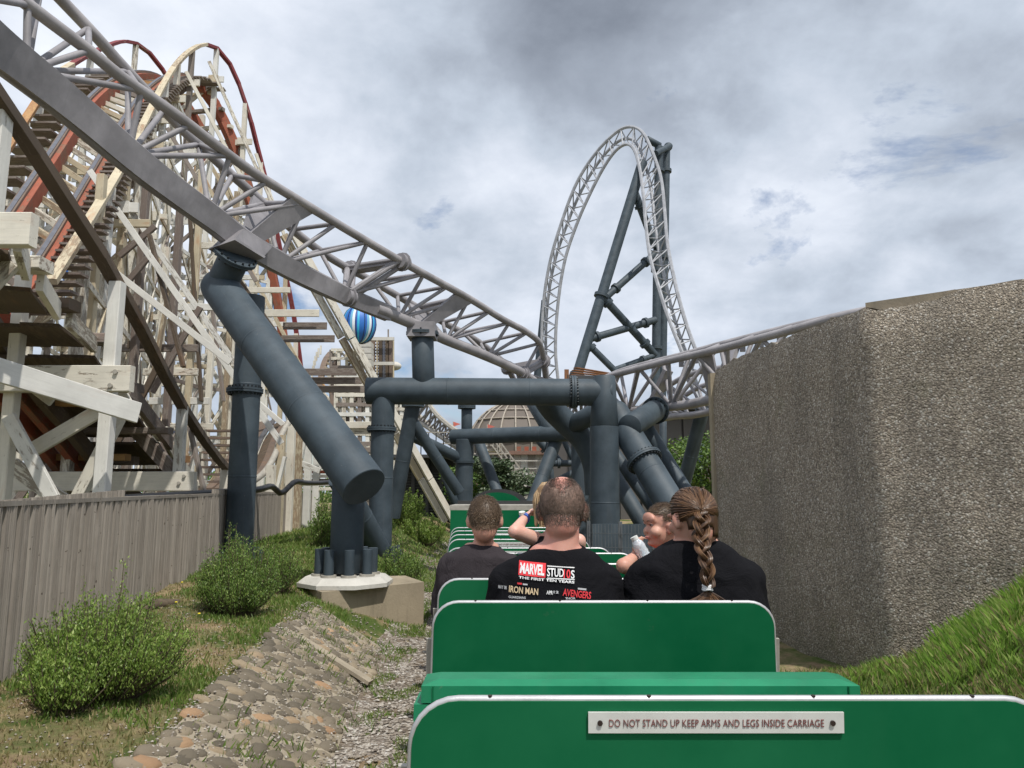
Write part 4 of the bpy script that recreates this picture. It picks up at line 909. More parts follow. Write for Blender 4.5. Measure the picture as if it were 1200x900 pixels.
# ------------------------------------------------------------------ curved brown dip
dp = thing('wooden_coaster_track', 'banked brown plank track curving down with a pale rounded side rail', 'wooden coaster', P(310, 560, 19))
cA = cr([P(338, 494, 21), P(326, 514, 20.2), P(318, 538, 19.4), P(304, 560, 18.6), P(280, 575, 17.8), P(255, 584, 17)], 22)
cB = cr([P(296, 492, 22.5), P(280, 510, 21.7), P(268, 530, 21), P(258, 552, 20.2), P(240, 572, 19.4), P(215, 584, 18.6)], 22)
for k in range(22):
    for f0, f1, m2, up_ in ((0, .16, M['trackwood'], 0), (.17, .33, M['darkwood'], -.05), (.34, .46, M['strap'], .03), (.47, .62, M['trackwood'], 0), (.63, .8, M['trackwood'], -.04), (.81, 1, M['trackwood'], 0)):
        p0 = [cA[k].lerp(cB[k], f0), cA[k].lerp(cB[k], f1), cA[k+1].lerp(cB[k+1], f1), cA[k+1].lerp(cB[k+1], f0)]; z = V((0, 0, up_))
        m_ = MB(); m_.add([p+z for p in p0]+[p+z-V((0, .02, .06)) for p in p0], [(0, 1, 2, 3), (7, 6, 5, 4), (0, 4, 5, 1), (1, 5, 6, 2), (2, 6, 7, 3), (3, 7, 4, 0)]); m_.build('deck_plank', m2, dp)
m_ = MB(); m_.sweep([p+V((.12, -.1, .1)) for p in cA], .08, 10); m_.build('side_rail', M['bracket'], dp, 50)
for px, pt_, Y in ((330, 510, 19.5), (342, 500, 20.5), (352, 505, 22), (362, 520, 23), (318, 545, 18.6), (372, 530, 24)): post(px, pt_, Y, .2, random.choice([W, W2, CR_]), dp)
dg(322, 585, 18.8, 334, 535, 18.8, .08, .13, W2, dp); dg(334, 535, 22, 375, 552, 22, .08, .16, W2, dp); dg(300, 470, 21, 335, 500, 21, .08, .14, W2, dp); dg(345, 575, 22, 360, 505, 22, .08, .14, W2, dp)
for k in range(6): xbeam(345+k*3, 392, 548+k*5, 24, .10, .08, [W2, RW, W, DW, W2, W][k], dp)
# dark stepped treads between fence and column
for k in range(9):
    m_ = MB(); m_.box(P(262-k*1.5, 505+k*8.5, 18-k*.12), (.75, .25, .05)); m_.build('tread', M['trackwood'], dp)
# ------------------------------------------------------------------ distant wooden structures
fw = thing('wooden_coaster', 'distant brown laddered coaster hump and pale lattice left of the portal post', 'wooden coaster', P(400, 580, 46))
L5 = cr([P(376, 520, 46), P(374, 480, 46.5), P(376, 445, 47), P(381, 424, 48), P(388, 414, 49)], 16); R5 = cr([P(392, 560, 46), P(391, 500, 46), P(391, 450, 46.5), P(394, 424, 47.5), P(398, 412, 48.5)], 16)
for k in range(16):
    beam(L5[k], L5[k+1], .35, .25, M['trackwood'], fw, 'running_rail', 0); beam(R5[k], R5[k+1], .35, .25, M['trackwood'], fw, 'running_rail', 0)
    beam(L5[k], R5[k], .12, .15, random.choice([W, OR_, CR_]), fw, 'tie', 0)
    p = L5[k]+V((-.55, 0, .1)); beam(p, p+V((0, 0, .6)), .1, .1, W, fw, 'handrail_post', 0)
def grid(par, x0, x1, y0, y1, Y, nxg, nyg, mats_, w_=.12, seed=1):
    random.seed(seed)
    for i in range(nxg+1):
        x = x0+(x1-x0)*i/nxg; beam(P(x, y1, Y), P(x, y0, Y), w_*1.3, w_*1.3, random.choice(mats_), par, 'post', 0)
    for j in range(nyg+1):
        y = y0+(y1-y0)*j/nyg; beam(P(x0, y, Y-.1), P(x1, y, Y-.1), w_*.6, w_*1.3, random.choice(mats_), par, 'ledger', 0)
    for i in range(nxg):
        for j in range(nyg):
            a0, a1 = x0+(x1-x0)*i/nxg, x0+(x1-x0)*(i+1)/nxg; b0_, b1_ = y0+(y1-y0)*j/nyg, y0+(y1-y0)*(j+1)/nyg
            if random.random() < .7: beam(P(a0, b0_, Y+.1), P(a1, b1_, Y+.1), w_*.5, w_, random.choice(mats_), par, 'brace', 0)
            if random.random() < .6: beam(P(a1, b0_, Y+.2), P(a0, b1_, Y+.2), w_*.5, w_, random.choice(mats_), par, 'brace', 0)
grid(fw, 394, 440, 440, 588, 43, 5, 13, [W, W2, W, GW], .17, 5); grid(fw, 388, 425, 410, 470, 47, 4, 6, [W, CR_, GW], .14, 6); grid(fw, 398, 462, 520, 592, 38, 5, 5, [W, W2, GW], .16, 7)
tw = thing('brown_lift_tower', 'brown slatted lift tower with white cross bars rising beside the striped balloon', 'tower', P(445, 500, 50))
for k, (px, m2, w_) in enumerate(((432, 'trackwood', .35), (437, 'trackwood', .3), (442, 'cream', .1), (446, 'darkwood', .25), (450, 'strap', .14), (454, 'darkwood', .25), (458, 'trackwood', .3), (461, 'cream', .1))):
    beam(P(px, 560, 50), P(px, 398, 50), w_, .2, M[m2], tw, 'upright', 0)
for k in range(26): beam(P(430, 400+k*3.5, 50.3), P(461, 400+k*3.5, 50.3), .12, .08, M['trackwood'], tw, 'slat', 0)
for y_ in (397, 426, 470): beam(P(427, y_, 49.5), P(462, y_, 49.5), .12, .22, M['pad'], tw, 'cross_bar', 0)
beam(P(455, 397, 49.8), P(455, 386, 49.8), .09, .09, GW, tw, 'mast', 0); m_ = MB(); m_.sphere(P(462, 429, 50.6), (.5, .5, .3)); m_.build('lamp_dish', M['pad'], tw, 60)
wb = thing('white_cabin', 'small plain white cabin block under the striped balloon', 'cabin', P(424, 420, 48))
for k in range(4):
    m_ = MB(); c = P(426, 405+k*7.0, 48); m_.box(c, (1.15, 1.0, .35)); m_.build('panel', M['pad'], wb)
# lattice hillside seen between portal post and raker
fl = thing('wooden_coaster', 'dense far white lattice seen between the portal post and the raker', 'wooden coaster', P(468, 560, 42))
grid(fl, 458, 484, 470, 600, 41, 4, 14, [W, W2, W], .15, 9)
# ------------------------------------------------------------------ balloon ride
def m_stripe():
    m, t, b = mk('balloon_cloth'); v = t.n('ShaderNodeTexCoord').outputs['Object']; s = t.n('ShaderNodeSeparateXYZ', ins={0: v})
    a = t.math('ARCTAN2', s.outputs[0], s.outputs[1]); u = t.math('FRACT', t.math('ADD', t.math('MULTIPLY', a, 6/(2*pi)), .5))
    c = t.ramp(u, [(0, (0.02, 0.14, 0.48)), (.3, (0.03, 0.42, 0.66)), (.42, (0.02, 0.10, 0.44)), (.55, (0.75, 0.80, 0.84)), (.7, (0.16, 0.42, 0.60)), (.85, (0.02, 0.12, 0.46))], 'CONSTANT'); setc(t, b, c, .5); return m
bal = thing('balloon', 'blue and white striped fairground balloon hanging just below the grey track', 'balloon', P(421, 381, 45))
m_ = MB(); bc = P(421, 381, 45); prof = []
nu = 28; nvv = 16
for j in range(nvv+1):
    ph = pi*j/nvv; z = cos(ph); r_ = sin(ph)**.8
    for i in range(nu):
        a = 2*pi*i/nu; g_ = 1+.02*abs(sin(a*3)); m_.v.append(bc+V((1.02*r_*cos(a)*g_, 1.02*r_*sin(a)*g_, 1.15*z)))
m_.f = [(j*nu+i, (j+1)*nu+i, (j+1)*nu+(i+1) % nu, j*nu+(i+1) % nu) for j in range(nvv) for i in range(nu)]
m_.build('envelope', m_stripe(), bal, 60)
m_ = MB()
for k in range(12):
    a = 2*pi*k/12; m_.sweep([bc+V((1.045*sin(pi*j/12)**.8*cos(a), 1.045*sin(pi*j/12)**.8*sin(a), 1.16*cos(pi*j/12))) for j in range(13)], .02, 5)
m_.build('seam_cords', M['black'], bal)
# blue slide tubes glimpsed through the lattice
blue = m_plain('blue_vinyl', (0.012, 0.10, 0.36), .4); 
bs = thing('blue_ride', 'bright blue ride panels and cables glimpsed through the white lattice', 'ride', P(90, 380, 30))
for (x0, y0, x1, y1, w_) in ((78, 315, 84, 350, .5), (60, 326, 64, 350, .35), (98, 340, 92, 378, .55), (124, 360, 128, 380, .5), (150, 470, 165, 455, .6), (14, 505, 24, 412, .8), (160, 405, 185, 420, .4), (190, 440, 188, 452, .5), (230, 440, 226, 460, .45), (150, 385, 160, 400, .6), (90, 520, 96, 530, .5), (300, 430, 303, 445, .4), (280, 470, 284, 480, .4), (182, 500, 190, 478, .5), (200, 520, 204, 505, .5)):
    a, b = P(x0, y0, 30), P(x1, y1, 30); m_ = MB(); m_.sweep([a, a.lerp(b, .5), b], [w_*.35, w_*.5, w_*.42], 10, flat=.6); m_.build('panel', blue, bs, 60)
for pts in ([(66, 310), (80, 325), (100, 336), (118, 352)], [(150, 345), (170, 350), (190, 372), (198, 400)], [(180, 420), (184, 440), (192, 452), (205, 450)]):
    m_ = MB(); m_.sweep(cr([P(x, y, 29.5) for x, y in pts], 16), .06, 6); m_.build('cable', blue, bs, 60)
xb = beam(P(90, 560, 30.5), P(90, 330, 30.5), .2, .2, blue, bs, 'mast', 0)
# ------------------------------------------------------------------ miniature train
random.seed(41)
def text_mesh(s, size, depth=0.0012, sx=1.0, bold=0.0):
    cu = bpy.data.curves.new('lettering', 'FONT'); cu.body = s; cu.size = size; cu.align_x = 'CENTER'; cu.align_y = 'CENTER'; cu.extrude = depth; cu.offset = bold; cu.resolution_u = 3
    o = bpy.data.objects.new('tmp_text', cu); col.objects.link(o); dg_ = bpy.context.evaluated_depsgraph_get(); me = bpy.data.meshes.new_from_object(o.evaluated_get(dg_))
    bpy.data.objects.remove(o); bpy.data.curves.remove(cu); me.name = 'lettering'
    for v in me.vertices: v.co.x *= sx
    return me
QZ = Quaternion((1, 0, 0), radians(90))            # text plane facing -Y
def outline(w_, h_, r, flare=0.0, n=7):
    pts = [(-w_/2-flare, -h_)]
    for k in range(n+1):
        a = pi - (pi/2)*k/n; pts.append((-w_/2+r+r*cos(a), -r+r*sin(a)))
    for k in range(n+1):
        a = pi/2-(pi/2)*k/n; pts.append((w_/2-r+r*cos(a), -r+r*sin(a)))
    pts.append((w_/2+flare, -h_)); return pts
SIGN = 'DO NOT STAND UP KEEP ARMS AND LEGS INSIDE CARRIAGE'
signme = text_mesh(SIGN, .0192, .0006, .83, -.00022)
tw_ = max(v.co.x for v in signme.vertices)-min(v.co.x for v in signme.vertices)
for v in signme.vertices: v.co.x *= .388/tw_
def seatback(par, cx_, Y, ztop, h_=.52, w_=1.165, sign=None, lean=.10, name='seat_back', r=.085, signw=.462):
    LQ = Quaternion((1, 0, 0), lean); o = V((cx_, Y, ztop)); pts = outline(w_, h_, r, .012)
    def tf(x, z, y=0): return o + LQ @ V((x, y, z))
    m_ = MB(); n = len(pts); vs = [tf(x, z, -.008) for x, z in pts]+[tf(x, z, .012) for x, z in pts]
    m_.add(vs, [tuple(range(n-1, -1, -1)), tuple(range(n, 2*n))]+[(k, (k+1) % n, n+(k+1) % n, n+k) for k in range(n)]); sbk = m_.build(name, M['green'], par, 40)
    m_ = MB(); rim = [tf(x, z, .002) for x, z in pts]; m_.sweep(rim, .0078, 10); m_.build('trim', M['alu'], sbk, 60)
    for x in (-.44, -.15, .15, .44):
        m_ = MB(); m_.tube(tf(x, .006, -.001), tf(x, .0086, -.001), .004, 8); m_.build('rivet', M['screw'], sbk)
    if sign is not None:
        sx, sz = sign; m_ = MB(); vs = []
        for y in (-.0135, -.0095):
            for x, z in ((-1, -1), (1, -1), (1, 1), (-1, 1)): vs.append(tf(sx+x*signw/2, sz+z*.0185, y))
        m_.add(vs, [(0, 1, 2, 3), (7, 6, 5, 4), (0, 4, 5, 1), (1, 5, 6, 2), (2, 6, 7, 3), (3, 7, 4, 0)]); sg = m_.build('sign', M['sign'], par)
        tm = bpy.data.meshes.new_from_object(bpy.data.objects.new('t', signme)) if False else signme
        to = link('lettering', tm, sg, tf(sx, sz-.001, -.0145), LQ @ QZ)
        if not tm.materials: tm.materials.append(M['letter'])
        for s_ in (-1, 1):
            m_ = MB(); m_.tube(tf(sx+s_*.210, sz, -.013), tf(sx+s_*.210, sz, -.017), .0048, 10); m_.build('screw', M['screw'], sg)
    # side brackets that carry the back
    for s_ in (-1, 1):
        beam(tf(s_*(w_/2+.006), -.13, .03), tf(s_*(w_/2-.002+.012), -h_-.02, .05), .045, .012, M['bracket'], par, 'bracket', .002)
    return sbk
def tcx(Y): return .40+.07*1.44-.07*Y
def carriage(label, Ys, z=1.325, signs={}, endwall=None, group='linked green carriages of the miniature train'):
    y0, y1 = min(Ys)-.1, max(Ys)+.35; ym = (y0+y1)/2
    c = thing('train_carriage', label, 'train carriage', (tcx(ym), ym, 0), group)
    for Y in Ys:
        seatback(c, tcx(Y), Y, z if Y < 5 else z-.02, sign=signs.get(Y))
        m_ = MB(); m_.box((tcx(Y), Y+.20, .84), (1.12, .36, .05)); m_.build('bench', M['bench'], c)
        m_ = MB(); m_.box((tcx(Y), Y+.06, .68), (1.10, .04, .28)); m_.build('bench_front', M['green'], c)
    for s_ in (-1, 1):
        m_ = MB(); m_.bar((tcx(y0)+s_*.55, y0, .56), (tcx(y1)+s_*.55, y1, .56), .05, .16); m_.build('sill', M['green'], c)
        for yy in (y0+.25, y1-.25):
            m_ = MB(); m_.tube((tcx(yy)+s_*.28-.03, yy, .22), (tcx(yy)+s_*.28+.03, yy, .22), .13, 20); m_.build('wheel', M['chassis'], c, 40)
    m_ = MB(); m_.bar((tcx(y0), y0, .47), (tcx(y1), y1, .47), 1.12, .06); m_.build('floor', M['chassis'], c)
    m_ = MB(); m_.bar((tcx(y0), y0, .36), (tcx(y1), y1, .36), .5, .16); m_.build('underframe', M['chassis'], c)
    return c
ca = carriage('nearest green carriage whose back carries the readable white warning plate', [1.44], signs={1.44: (-.031, -.036)})
# taller bright green end box of the next carriage
cb = carriage('green carriage ahead carrying the man and woman in black T-shirts', [2.66, 3.34, 4.03, 4.72, 5.45], signs={3.34: (.10, -.035), 4.72: (-.10, -.035), 5.45: (-.05, -.035)})
def end_box(par, Y, z, w_, sgn=None):
    x0 = P(746, 800, Y).x; wb_ = w_
    # bevelled lid
    m_ = MB(); d = .13; e = .012
    o_ = [(-wb_/2, -d/2), (wb_/2, -d/2), (wb_/2, d/2), (-wb_/2, d/2)]
    ins = [(-wb_/2+.04, -d/2+.03), (wb_/2-.04, -d/2+.03), (wb_/2-.04, d/2-.02), (-wb_/2+.04, d/2-.02)]
    vs = [V((x0+x, Y+y, z-.052)) for x, y in o_]+[V((x0+x, Y+y, z-.010)) for x, y in o_]+[V((x0+x, Y+y, z)) for x, y in ins]
    m_.add(vs, [(3, 2, 1, 0)]+[(k, (k+1) % 4, 4+(k+1) % 4, 4+k) for k in range(4)]+[(4+k, 4+(k+1) % 4, 8+(k+1) % 4, 8+k) for k in range(4)]+[(8, 9, 10, 11)]); m_.build('lid', M['greenbox'], par)
    m_ = MB(); m_.box((x0, Y+.005, z-.052-.20), (wb_-.03, d-.03, .396)); m_.build('end_panel', M['green'], par)
    for s_ in (-1, 1):
        m_ = MB(); m_.box((x0+s_*(wb_/2-.006), Y, z-.056-.18), (.05, d-.004, .36)); m_.build('corner_post', M['greenbox'], par)
        for k in range(1): m_ = MB(); m_.box((x0+s_*(wb_/2-.03), Y-d/2-.002, z-.03), (.003, .004, .04)); m_.build('seam', M['green'], par)
    for k in range(7):
        m_ = MB(); x = x0-wb_/2+.08+k*(wb_-.16)/6; m_.tube((x, Y-d/2-.002, z-.038), (x, Y-d/2+.002, z-.038), .004, 8); m_.build('rivet', M['green'], par)
    m_ = MB(); m_.box((P(738, 812, Y-.07).x, Y-d/2-.006, z-.075), (.465, .008, .034)); m_.build('sign', M['sign'], par)
end_box(cb, 2.10, P(746, 790, 2.12).z, 1.135)
cc = carriage('third green carriage empty seats nearing the rounded engine end', [6.35, 7.05, 7.75, 8.45], z=1.33, signs={6.35: (-.05, -.035), 7.75: (-.05, -.035)})
# engine / tender end
le = thing('train_engine', 'low engine end with beige deck and rounded green panel edged in black', 'train engine', (tcx(10), 10, 0))
zt = P(580, 590, 9.6).z
m_ = MB(); m_.box((P(580, 595, 9.6).x, 9.95, zt-.05), (1.12, 1.0, .06)); m_.build('deck', M['bracket'], le)
m_ = MB(); m_.box((P(580, 595, 9.6).x, 10.4, zt), (1.05, .12, .05)); m_.build('grey_bar', M['chassis'], le)
m_ = MB(); m_.box((P(580, 595, 9.6).x, 9.95, zt-.38), (1.10, 1.0, .6)); m_.build('body', M['green'], le)
def archp(px, pyb, pyt, Y, wpx, mat, nm, th):
    cx_, zb, ztp = P(px, pyb, Y).x, P(px, pyb, Y).z, P(px, pyt, Y).z; hw = wpx/2*Y/885; H = ztp-zb; pts = [(cx_-hw, zb-.5), ]
    for k in range(17):
        a = pi-pi*k/16; pts.append((cx_+hw*cos(a), zb+H*sin(a)))
    pts.append((cx_+hw, zb-.5)); n = len(pts); m_ = MB(); m_.add([V((x, Y, z)) for x, z in pts]+[V((x, Y+th, z)) for x, z in pts], [tuple(range(n)), tuple(range(2*n-1, n-1, -1))]+[(k, n+k, n+(k+1) % n, (k+1) % n) for k in range(n)]); return m_.build(nm, mat, le)
archp(585, 591, 573, 10.7, 66, M['chassis'], 'arch_surround', .3); archp(583, 592, 577, 10.66, 56, M['green'], 'arch_panel', .03)
m_ = MB(); m_.box((tcx(10), 10.1, .36), (.7, 1.8, .2)); m_.build('underframe', M['chassis'], le)
for s_ in (-1, 1):
    for yy in (9.7, 10.6): m_ = MB(); m_.tube((tcx(yy)+s_*.28-.03, yy, .25), (tcx(yy)+s_*.28+.03, yy, .25), .15, 20); m_.build('wheel', M['chassis'], le, 40)
# ------------------------------------------------------------------ people
random.seed(51)
def m_skin(name, c, red=0.2):
    m, t, b = mk(name); v = objc(t); n = t.noise(v, 9, 5, 0.6); n2 = t.noise(v, 60, 3, .6)
    cc = t.mix(t.math('MULTIPLY', t.ramp(n, [(.4, (0, 0, 0)), (.65, (1, 1, 1))]), .6), c, (c[0]*.95, c[1]*(1-red), c[2]*(1-red))); cc = t.mix(t.math('MULTIPLY', n2, .15), cc, (c[0]*.6, c[1]*.5, c[2]*.45))
    setc(t, b, cc, .5); b.inputs['Subsurface Weight'].default_value = .12; b.inputs['Subsurface Radius'].default_value = (.02, .008, .004); b.inputs['Subsurface Scale'].default_value = .3; bump(t, b, n2, .0006); return m
def m_cloth(name, c, rough=.9, amt=.3):
    m, t, b = mk(name); v = objc(t); n = t.noise(v, 7, 5, .6, 1.2); f = t.noise(v, 300, 2, .6)
    setc(t, b, t.mix(n, tuple(x*(1-amt) for x in c), tuple(x*(1+amt) for x in c)), rough, spec=.1); b.inputs['Sheen Weight'].default_value = .0
    bump(t, b, t.math('ADD', t.math('MULTIPLY', n, 8), f), .003, .7); return m
def m_hair(name, stops):
    m, t, b = mk(name); r = t.n('ShaderNodeNewGeometry').outputs['Random Per Island']; v = objc(t); setc(t, b, t.mix(t.math('MULTIPLY', t.noise(v, 30, 3), .5), t.ramp(r, stops), (0.03, .018, .01)), .42, spec=.45); return m
SK = m_skin('skin', (0.56, 0.31, 0.23), .25); SKR = m_skin('flushed_skin', (0.58, 0.30, 0.235), .28)
TB = m_cloth('black_cotton', (0.008, 0.008, 0.010)); TG = m_cloth('charcoal_cotton', (0.040, 0.034, 0.038)); TR = m_cloth('coral_cotton', (0.52, 0.08, 0.05)); JN = m_cloth('denim', (0.04, 0.06, 0.11)); TD = m_cloth('dark_green_cotton', (.02, .05, .03))
def remesh(parts, voxel, smooth=4, name='body'):
    m_ = MB()
    for p in parts:
        k = p[0]
        if k == 'ell': m_.sphere(p[1], p[2], p[3] if len(p) > 3 else None, 20, 14)
        elif k == 'cap':
            _, a, ra_, b, rb_ = p[:5]; fl_ = p[5] if len(p) > 5 else 1; a, b = V(a), V(b)
            d = (b-a).normalized(); pts = []; rs_ = []
            for j in range(5): t = -pi/2+(pi/2)*j/4; pts.append(a+d*sin(t)*ra_); rs_.append(max(.001, cos(t)*ra_))
            for j in range(1, 5): t = (pi/2)*j/4; pts.append(b+d*sin(t)*rb_) ; rs_.append(max(.001, cos(t)*rb_))
            pts.insert(5, b); rs_.insert(5, rb_); m_.sweep(pts, rs_, 18, True, fl_)
        elif k == 'loft':
            rings = p[1]; n = 28; vs = []
            for (c, rx, ry) in rings:
                for i in range(n):
                    a = 2*pi*i/n; ca, sa = cos(a), sin(a); e = .82; vs.append(V(c)+V((rx*abs(ca)**e*(1 if ca > 0 else -1), ry*abs(sa)**e*(1 if sa > 0 else -1), 0)))
            fs = [(j*n+i, j*n+(i+1) % n, (j+1)*n+(i+1) % n, (j+1)*n+i) for j in range(len(rings)-1) for i in range(n)]+[tuple(range(n-1, -1, -1)), tuple((len(rings)-1)*n+i for i in range(n))]; m_.add(vs, fs)
    me = mesh(name, m_.v, m_.f); o = bpy.data.objects.new('tmp_blob', me); col.objects.link(o)
    md = o.modifiers.new('r', 'REMESH'); md.mode = 'VOXEL'; md.voxel_size = voxel; sm = o.modifiers.new('s', 'SMOOTH'); sm.iterations = smooth; sm.factor = .6
    out = bpy.data.meshes.new_from_object(o.evaluated_get(bpy.context.evaluated_depsgraph_get())); bpy.data.objects.remove(o); bpy.data.meshes.remove(me)
    out.name = name; out.polygons.foreach_set('use_smooth', [True]*len(out.polygons)); return out
def wrinkle(me, amp, sc=6, zlim=None, seedv=0):
    me.update(); ns = [v.normal.copy() for v in me.vertices]
    for v, nn in zip(me.vertices, ns):
        p = v.co; f = noise.noise(V((p.x*sc*.9+p.z*sc*.5+seedv, p.y*sc, p.z*sc*1.3))); f = 1-abs(f)*2.6; f = f*abs(f)+.9*(1-3*abs(noise.noise(V((p.x*3+seedv, p.y*3, (p.z+p.x*.6)*9))))); g = noise.noise(V((p.x*sc*2.1, p.y*sc*2, p.z*sc*2.6-p.x*sc*1.2+seedv)))
        k_ = 1-.75*max(0, 1-abs(p.z-zlim)/.16) if zlim else 1; v.co = p+nn*(amp*(f*.7+g*.6)*k_)
def put(name, me, par, mat):
    o = link(name, me, par, (0, 0, 0), mat=mat); o.location = -wloc(par) if par else (0, 0, 0); return o
def head_parts(c, s, yaw, pitch=0.0, face=True, roll=0.0, ears=(-1, 1)):
    """head centre c, height scale s (1 = adult), facing +Y at yaw 0"""
    R = Matrix.Rotation(yaw, 3, 'Z') @ Matrix.Rotation(pitch, 3, 'X') @ Matrix.Rotation(roll, 3, 'Y'); c = V(c)
    def L(x, y, z): return c + R @ V((x*s, y*s, z*s))
    ps = [('ell', L(0, -.012, .022), (.077*s, .094*s, .092*s), R), ('ell', L(0, .018, -.030), (.066*s, .074*s, .082*s), R), ('ell', L(0, .030, -.075), (.046*s, .052*s, .042*s), R),
          ('ell', L(0, -.05, -.05), (.058*s, .05*s, .06*s), R)]
    if face and s <= .9:
        ps += [('cap', L(0, .084, .004), .007*s, L(0, .098, -.024), .0105*s), ('ell', L(0, .078, .040), (.058*s, .022*s, .035*s), R), ('ell', L(.038, .060, -.030), (.032*s, .030*s, .030*s), R), ('ell', L(-.038, .060, -.030), (.032*s, .030*s, .030*s), R),
               ('ell', L(0, .087, -.058), (.017*s, .011*s, .0075*s), R), ('ell', L(0, .072, -.090), (.020*s, .018*s, .014*s), R)]
    elif face:
        ps += [('cap', L(0, .088, .012), .008*s, L(0, .104, -.022), .012*s), ('ell', L(.014, .098, -.026), (.009*s, .009*s, .008*s)), ('ell', L(-.014, .098, -.026), (.009*s, .009*s, .008*s)),
               ('ell', L(0, .086, .030), (.055*s, .016*s, .014*s), R), ('ell', L(.040, .064, -.022), (.026*s, .024*s, .024*s), R), ('ell', L(-.040, .064, -.022), (.026*s, .024*s, .024*s), R),
               ('ell', L(0, .091, -.056), (.022*s, .012*s, .007*s), R), ('ell', L(0, .088, -.066), (.019*s, .012*s, .007*s), R), ('ell', L(0, .076, -.096), (.022*s, .02*s, .016*s), R)]
    for sx in ears:
        RR = R @ Matrix.Rotation(sx*-.45, 3, 'Z')
        ps += [('ell', L(sx*.083, -.006, -.008), (.0085*s, .020*s, .031*s), RR), ('ell', L(sx*.078, -.002, -.032), (.007*s, .011*s, .012*s), RR)]
    return ps, L, R
def hair_strands(par, surf, pts_fn, n, ln, wd, mat, name='hair', seed=1, jit=.35, flow=None, lift=.35):
    """short strands rooted on the surface mesh"""
    random.seed(seed); bv = BVHTree.FromPolygons([v.co for v in surf.vertices], [tuple(p.vertices) for p in surf.polygons]); vs = []; fs = []; k = 0; t_ = 0
    while k < n and t_ < n*20:
        t_ += 1; r = pts_fn()
        if r is None: continue
        org, dr_ = r; loc, nrm, idx, dist = bv.ray_cast(org, dr_, 1.0)
        if loc is None: continue
        if nrm.dot(dr_) > 0: nrm = -nrm
        f = flow(loc) if flow else V((0, 0, -1)); f = (f-nrm*f.dot(nrm)); f = f.normalized() if f.length > 1e-5 else V((0, 0, -1))
        f = (f+V((random.uniform(-jit, jit), random.uniform(-jit, jit), random.uniform(-jit, jit)))).normalized(); sd_ = f.cross(nrm).normalized()
        l_ = ln*random.uniform(.6, 1.2); b = len(vs); p0 = loc-nrm*.001; p1 = loc+nrm*(l_*lift)+f*l_*.55; p2 = loc+nrm*(l_*lift*.9)+f*l_
        vs += [p0-sd_*wd, p0+sd_*wd, p1+sd_*wd*.8, p1-sd_*wd*.8, p2]; fs += [(b, b+1, b+2, b+3), (b+3, b+2, b+4)]; k += 1
    me = mesh(name, vs, fs); return put(name, me, par, mat)
def cap_shell(par, c, s, R, rad, keep, mat, name='hair', off=1.0, nu=56, nv=36, low=1.0):
    """thin hair-coloured skin hugging the skull where keep(local) is true"""
    vs = []; fs = []; ok = []
    for j in range(nv+1):
        ph = -pi/2+pi*j/nv
        for i in range(nu):
            a = 2*pi*i/nu; q = V((rad[0]*cos(ph)*cos(a), rad[1]*cos(ph)*sin(a), rad[2]*sin(ph)*(low if ph < 0 else 1))); l = q+V((0, -.012, .022)); ok.append(keep(l)); g = 1+.018*noise.noise(q*40)
            vs.append(V(c)+R @ (V((l.x, l.y, l.z))*s*g*off))
    for j in range(nv):
        for i in range(nu):
            f = (j*nu+i, j*nu+(i+1) % nu, (j+1)*nu+(i+1) % nu, (j+1)*nu+i)
            if all(ok[q] for q in f): fs.append(f)
    me = mesh(name, vs, fs, 180); o = put(name, me, par, mat); sf = o.modifiers.new('thick', 'SOLIDIFY'); sf.thickness = .006*s; sf.offset = -1; return o, me
def hand(parts, wrist, d, side, nrm, s=1.0, curl=.5):
    """palm and five fingers; d = direction of the fingers, side = towards the thumb, nrm = palm normal"""
    wrist, d, side, nrm = V(wrist), V(d).normalized(), V(side).normalized(), V(nrm).normalized()
    parts.append(('cap', wrist, .024*s, wrist+d*.03*s, .028*s))
    for k in range(4):
        b = wrist+d*.045*s+side*((1.5-k)*.019*s); parts.append(('cap', wrist+d*.01*s+side*((1.5-k)*.014*s), .017*s, b+d*.035*s, .012*s))
        kk = b+d*.04*s; L_ = [.040, .045, .041, .033][k]*s; d1 = (d*cos(curl)+nrm*sin(curl)); d2 = (d*cos(curl*2.1)+nrm*sin(curl*2.1)); e1 = kk+d1*L_; e2 = e1+d2*L_*.8
        parts.append(('cap', kk, .0095*s, e1, .0085*s)); parts.append(('cap', e1, .0085*s, e2, .007*s))
    t0 = wrist+side*.02*s+d*.02*s; t1 = t0+(side*.8+d*.6+nrm*.2).normalized()*.04*s; t2 = t1+(side*.2+d*.8+nrm*.5).normalized()*.03*s
    parts.append(('cap', t0, .013*s, t1, .0105*s)); parts.append(('cap', t1, .0105*s, t2, .0085*s))
def sit_legs(parts, x, y, z, s=1.0, sp=.10):
    for sx in (-1, 1):
        hip, knee, ank = V((x+sx*sp*s, y, z+.07*s)), V((x+sx*sp*1.3*s, y+.36*s, z+.08*s)), V((x+sx*sp*1.2*s, y+.34*s, z-.27*s))
        parts += [('cap', hip, .085*s, knee, .06*s), ('cap', knee, .058*s, ank, .04*s), ('cap', ank, .035*s, ank+V((0, .12*s, -.03*s)), .03*s)]

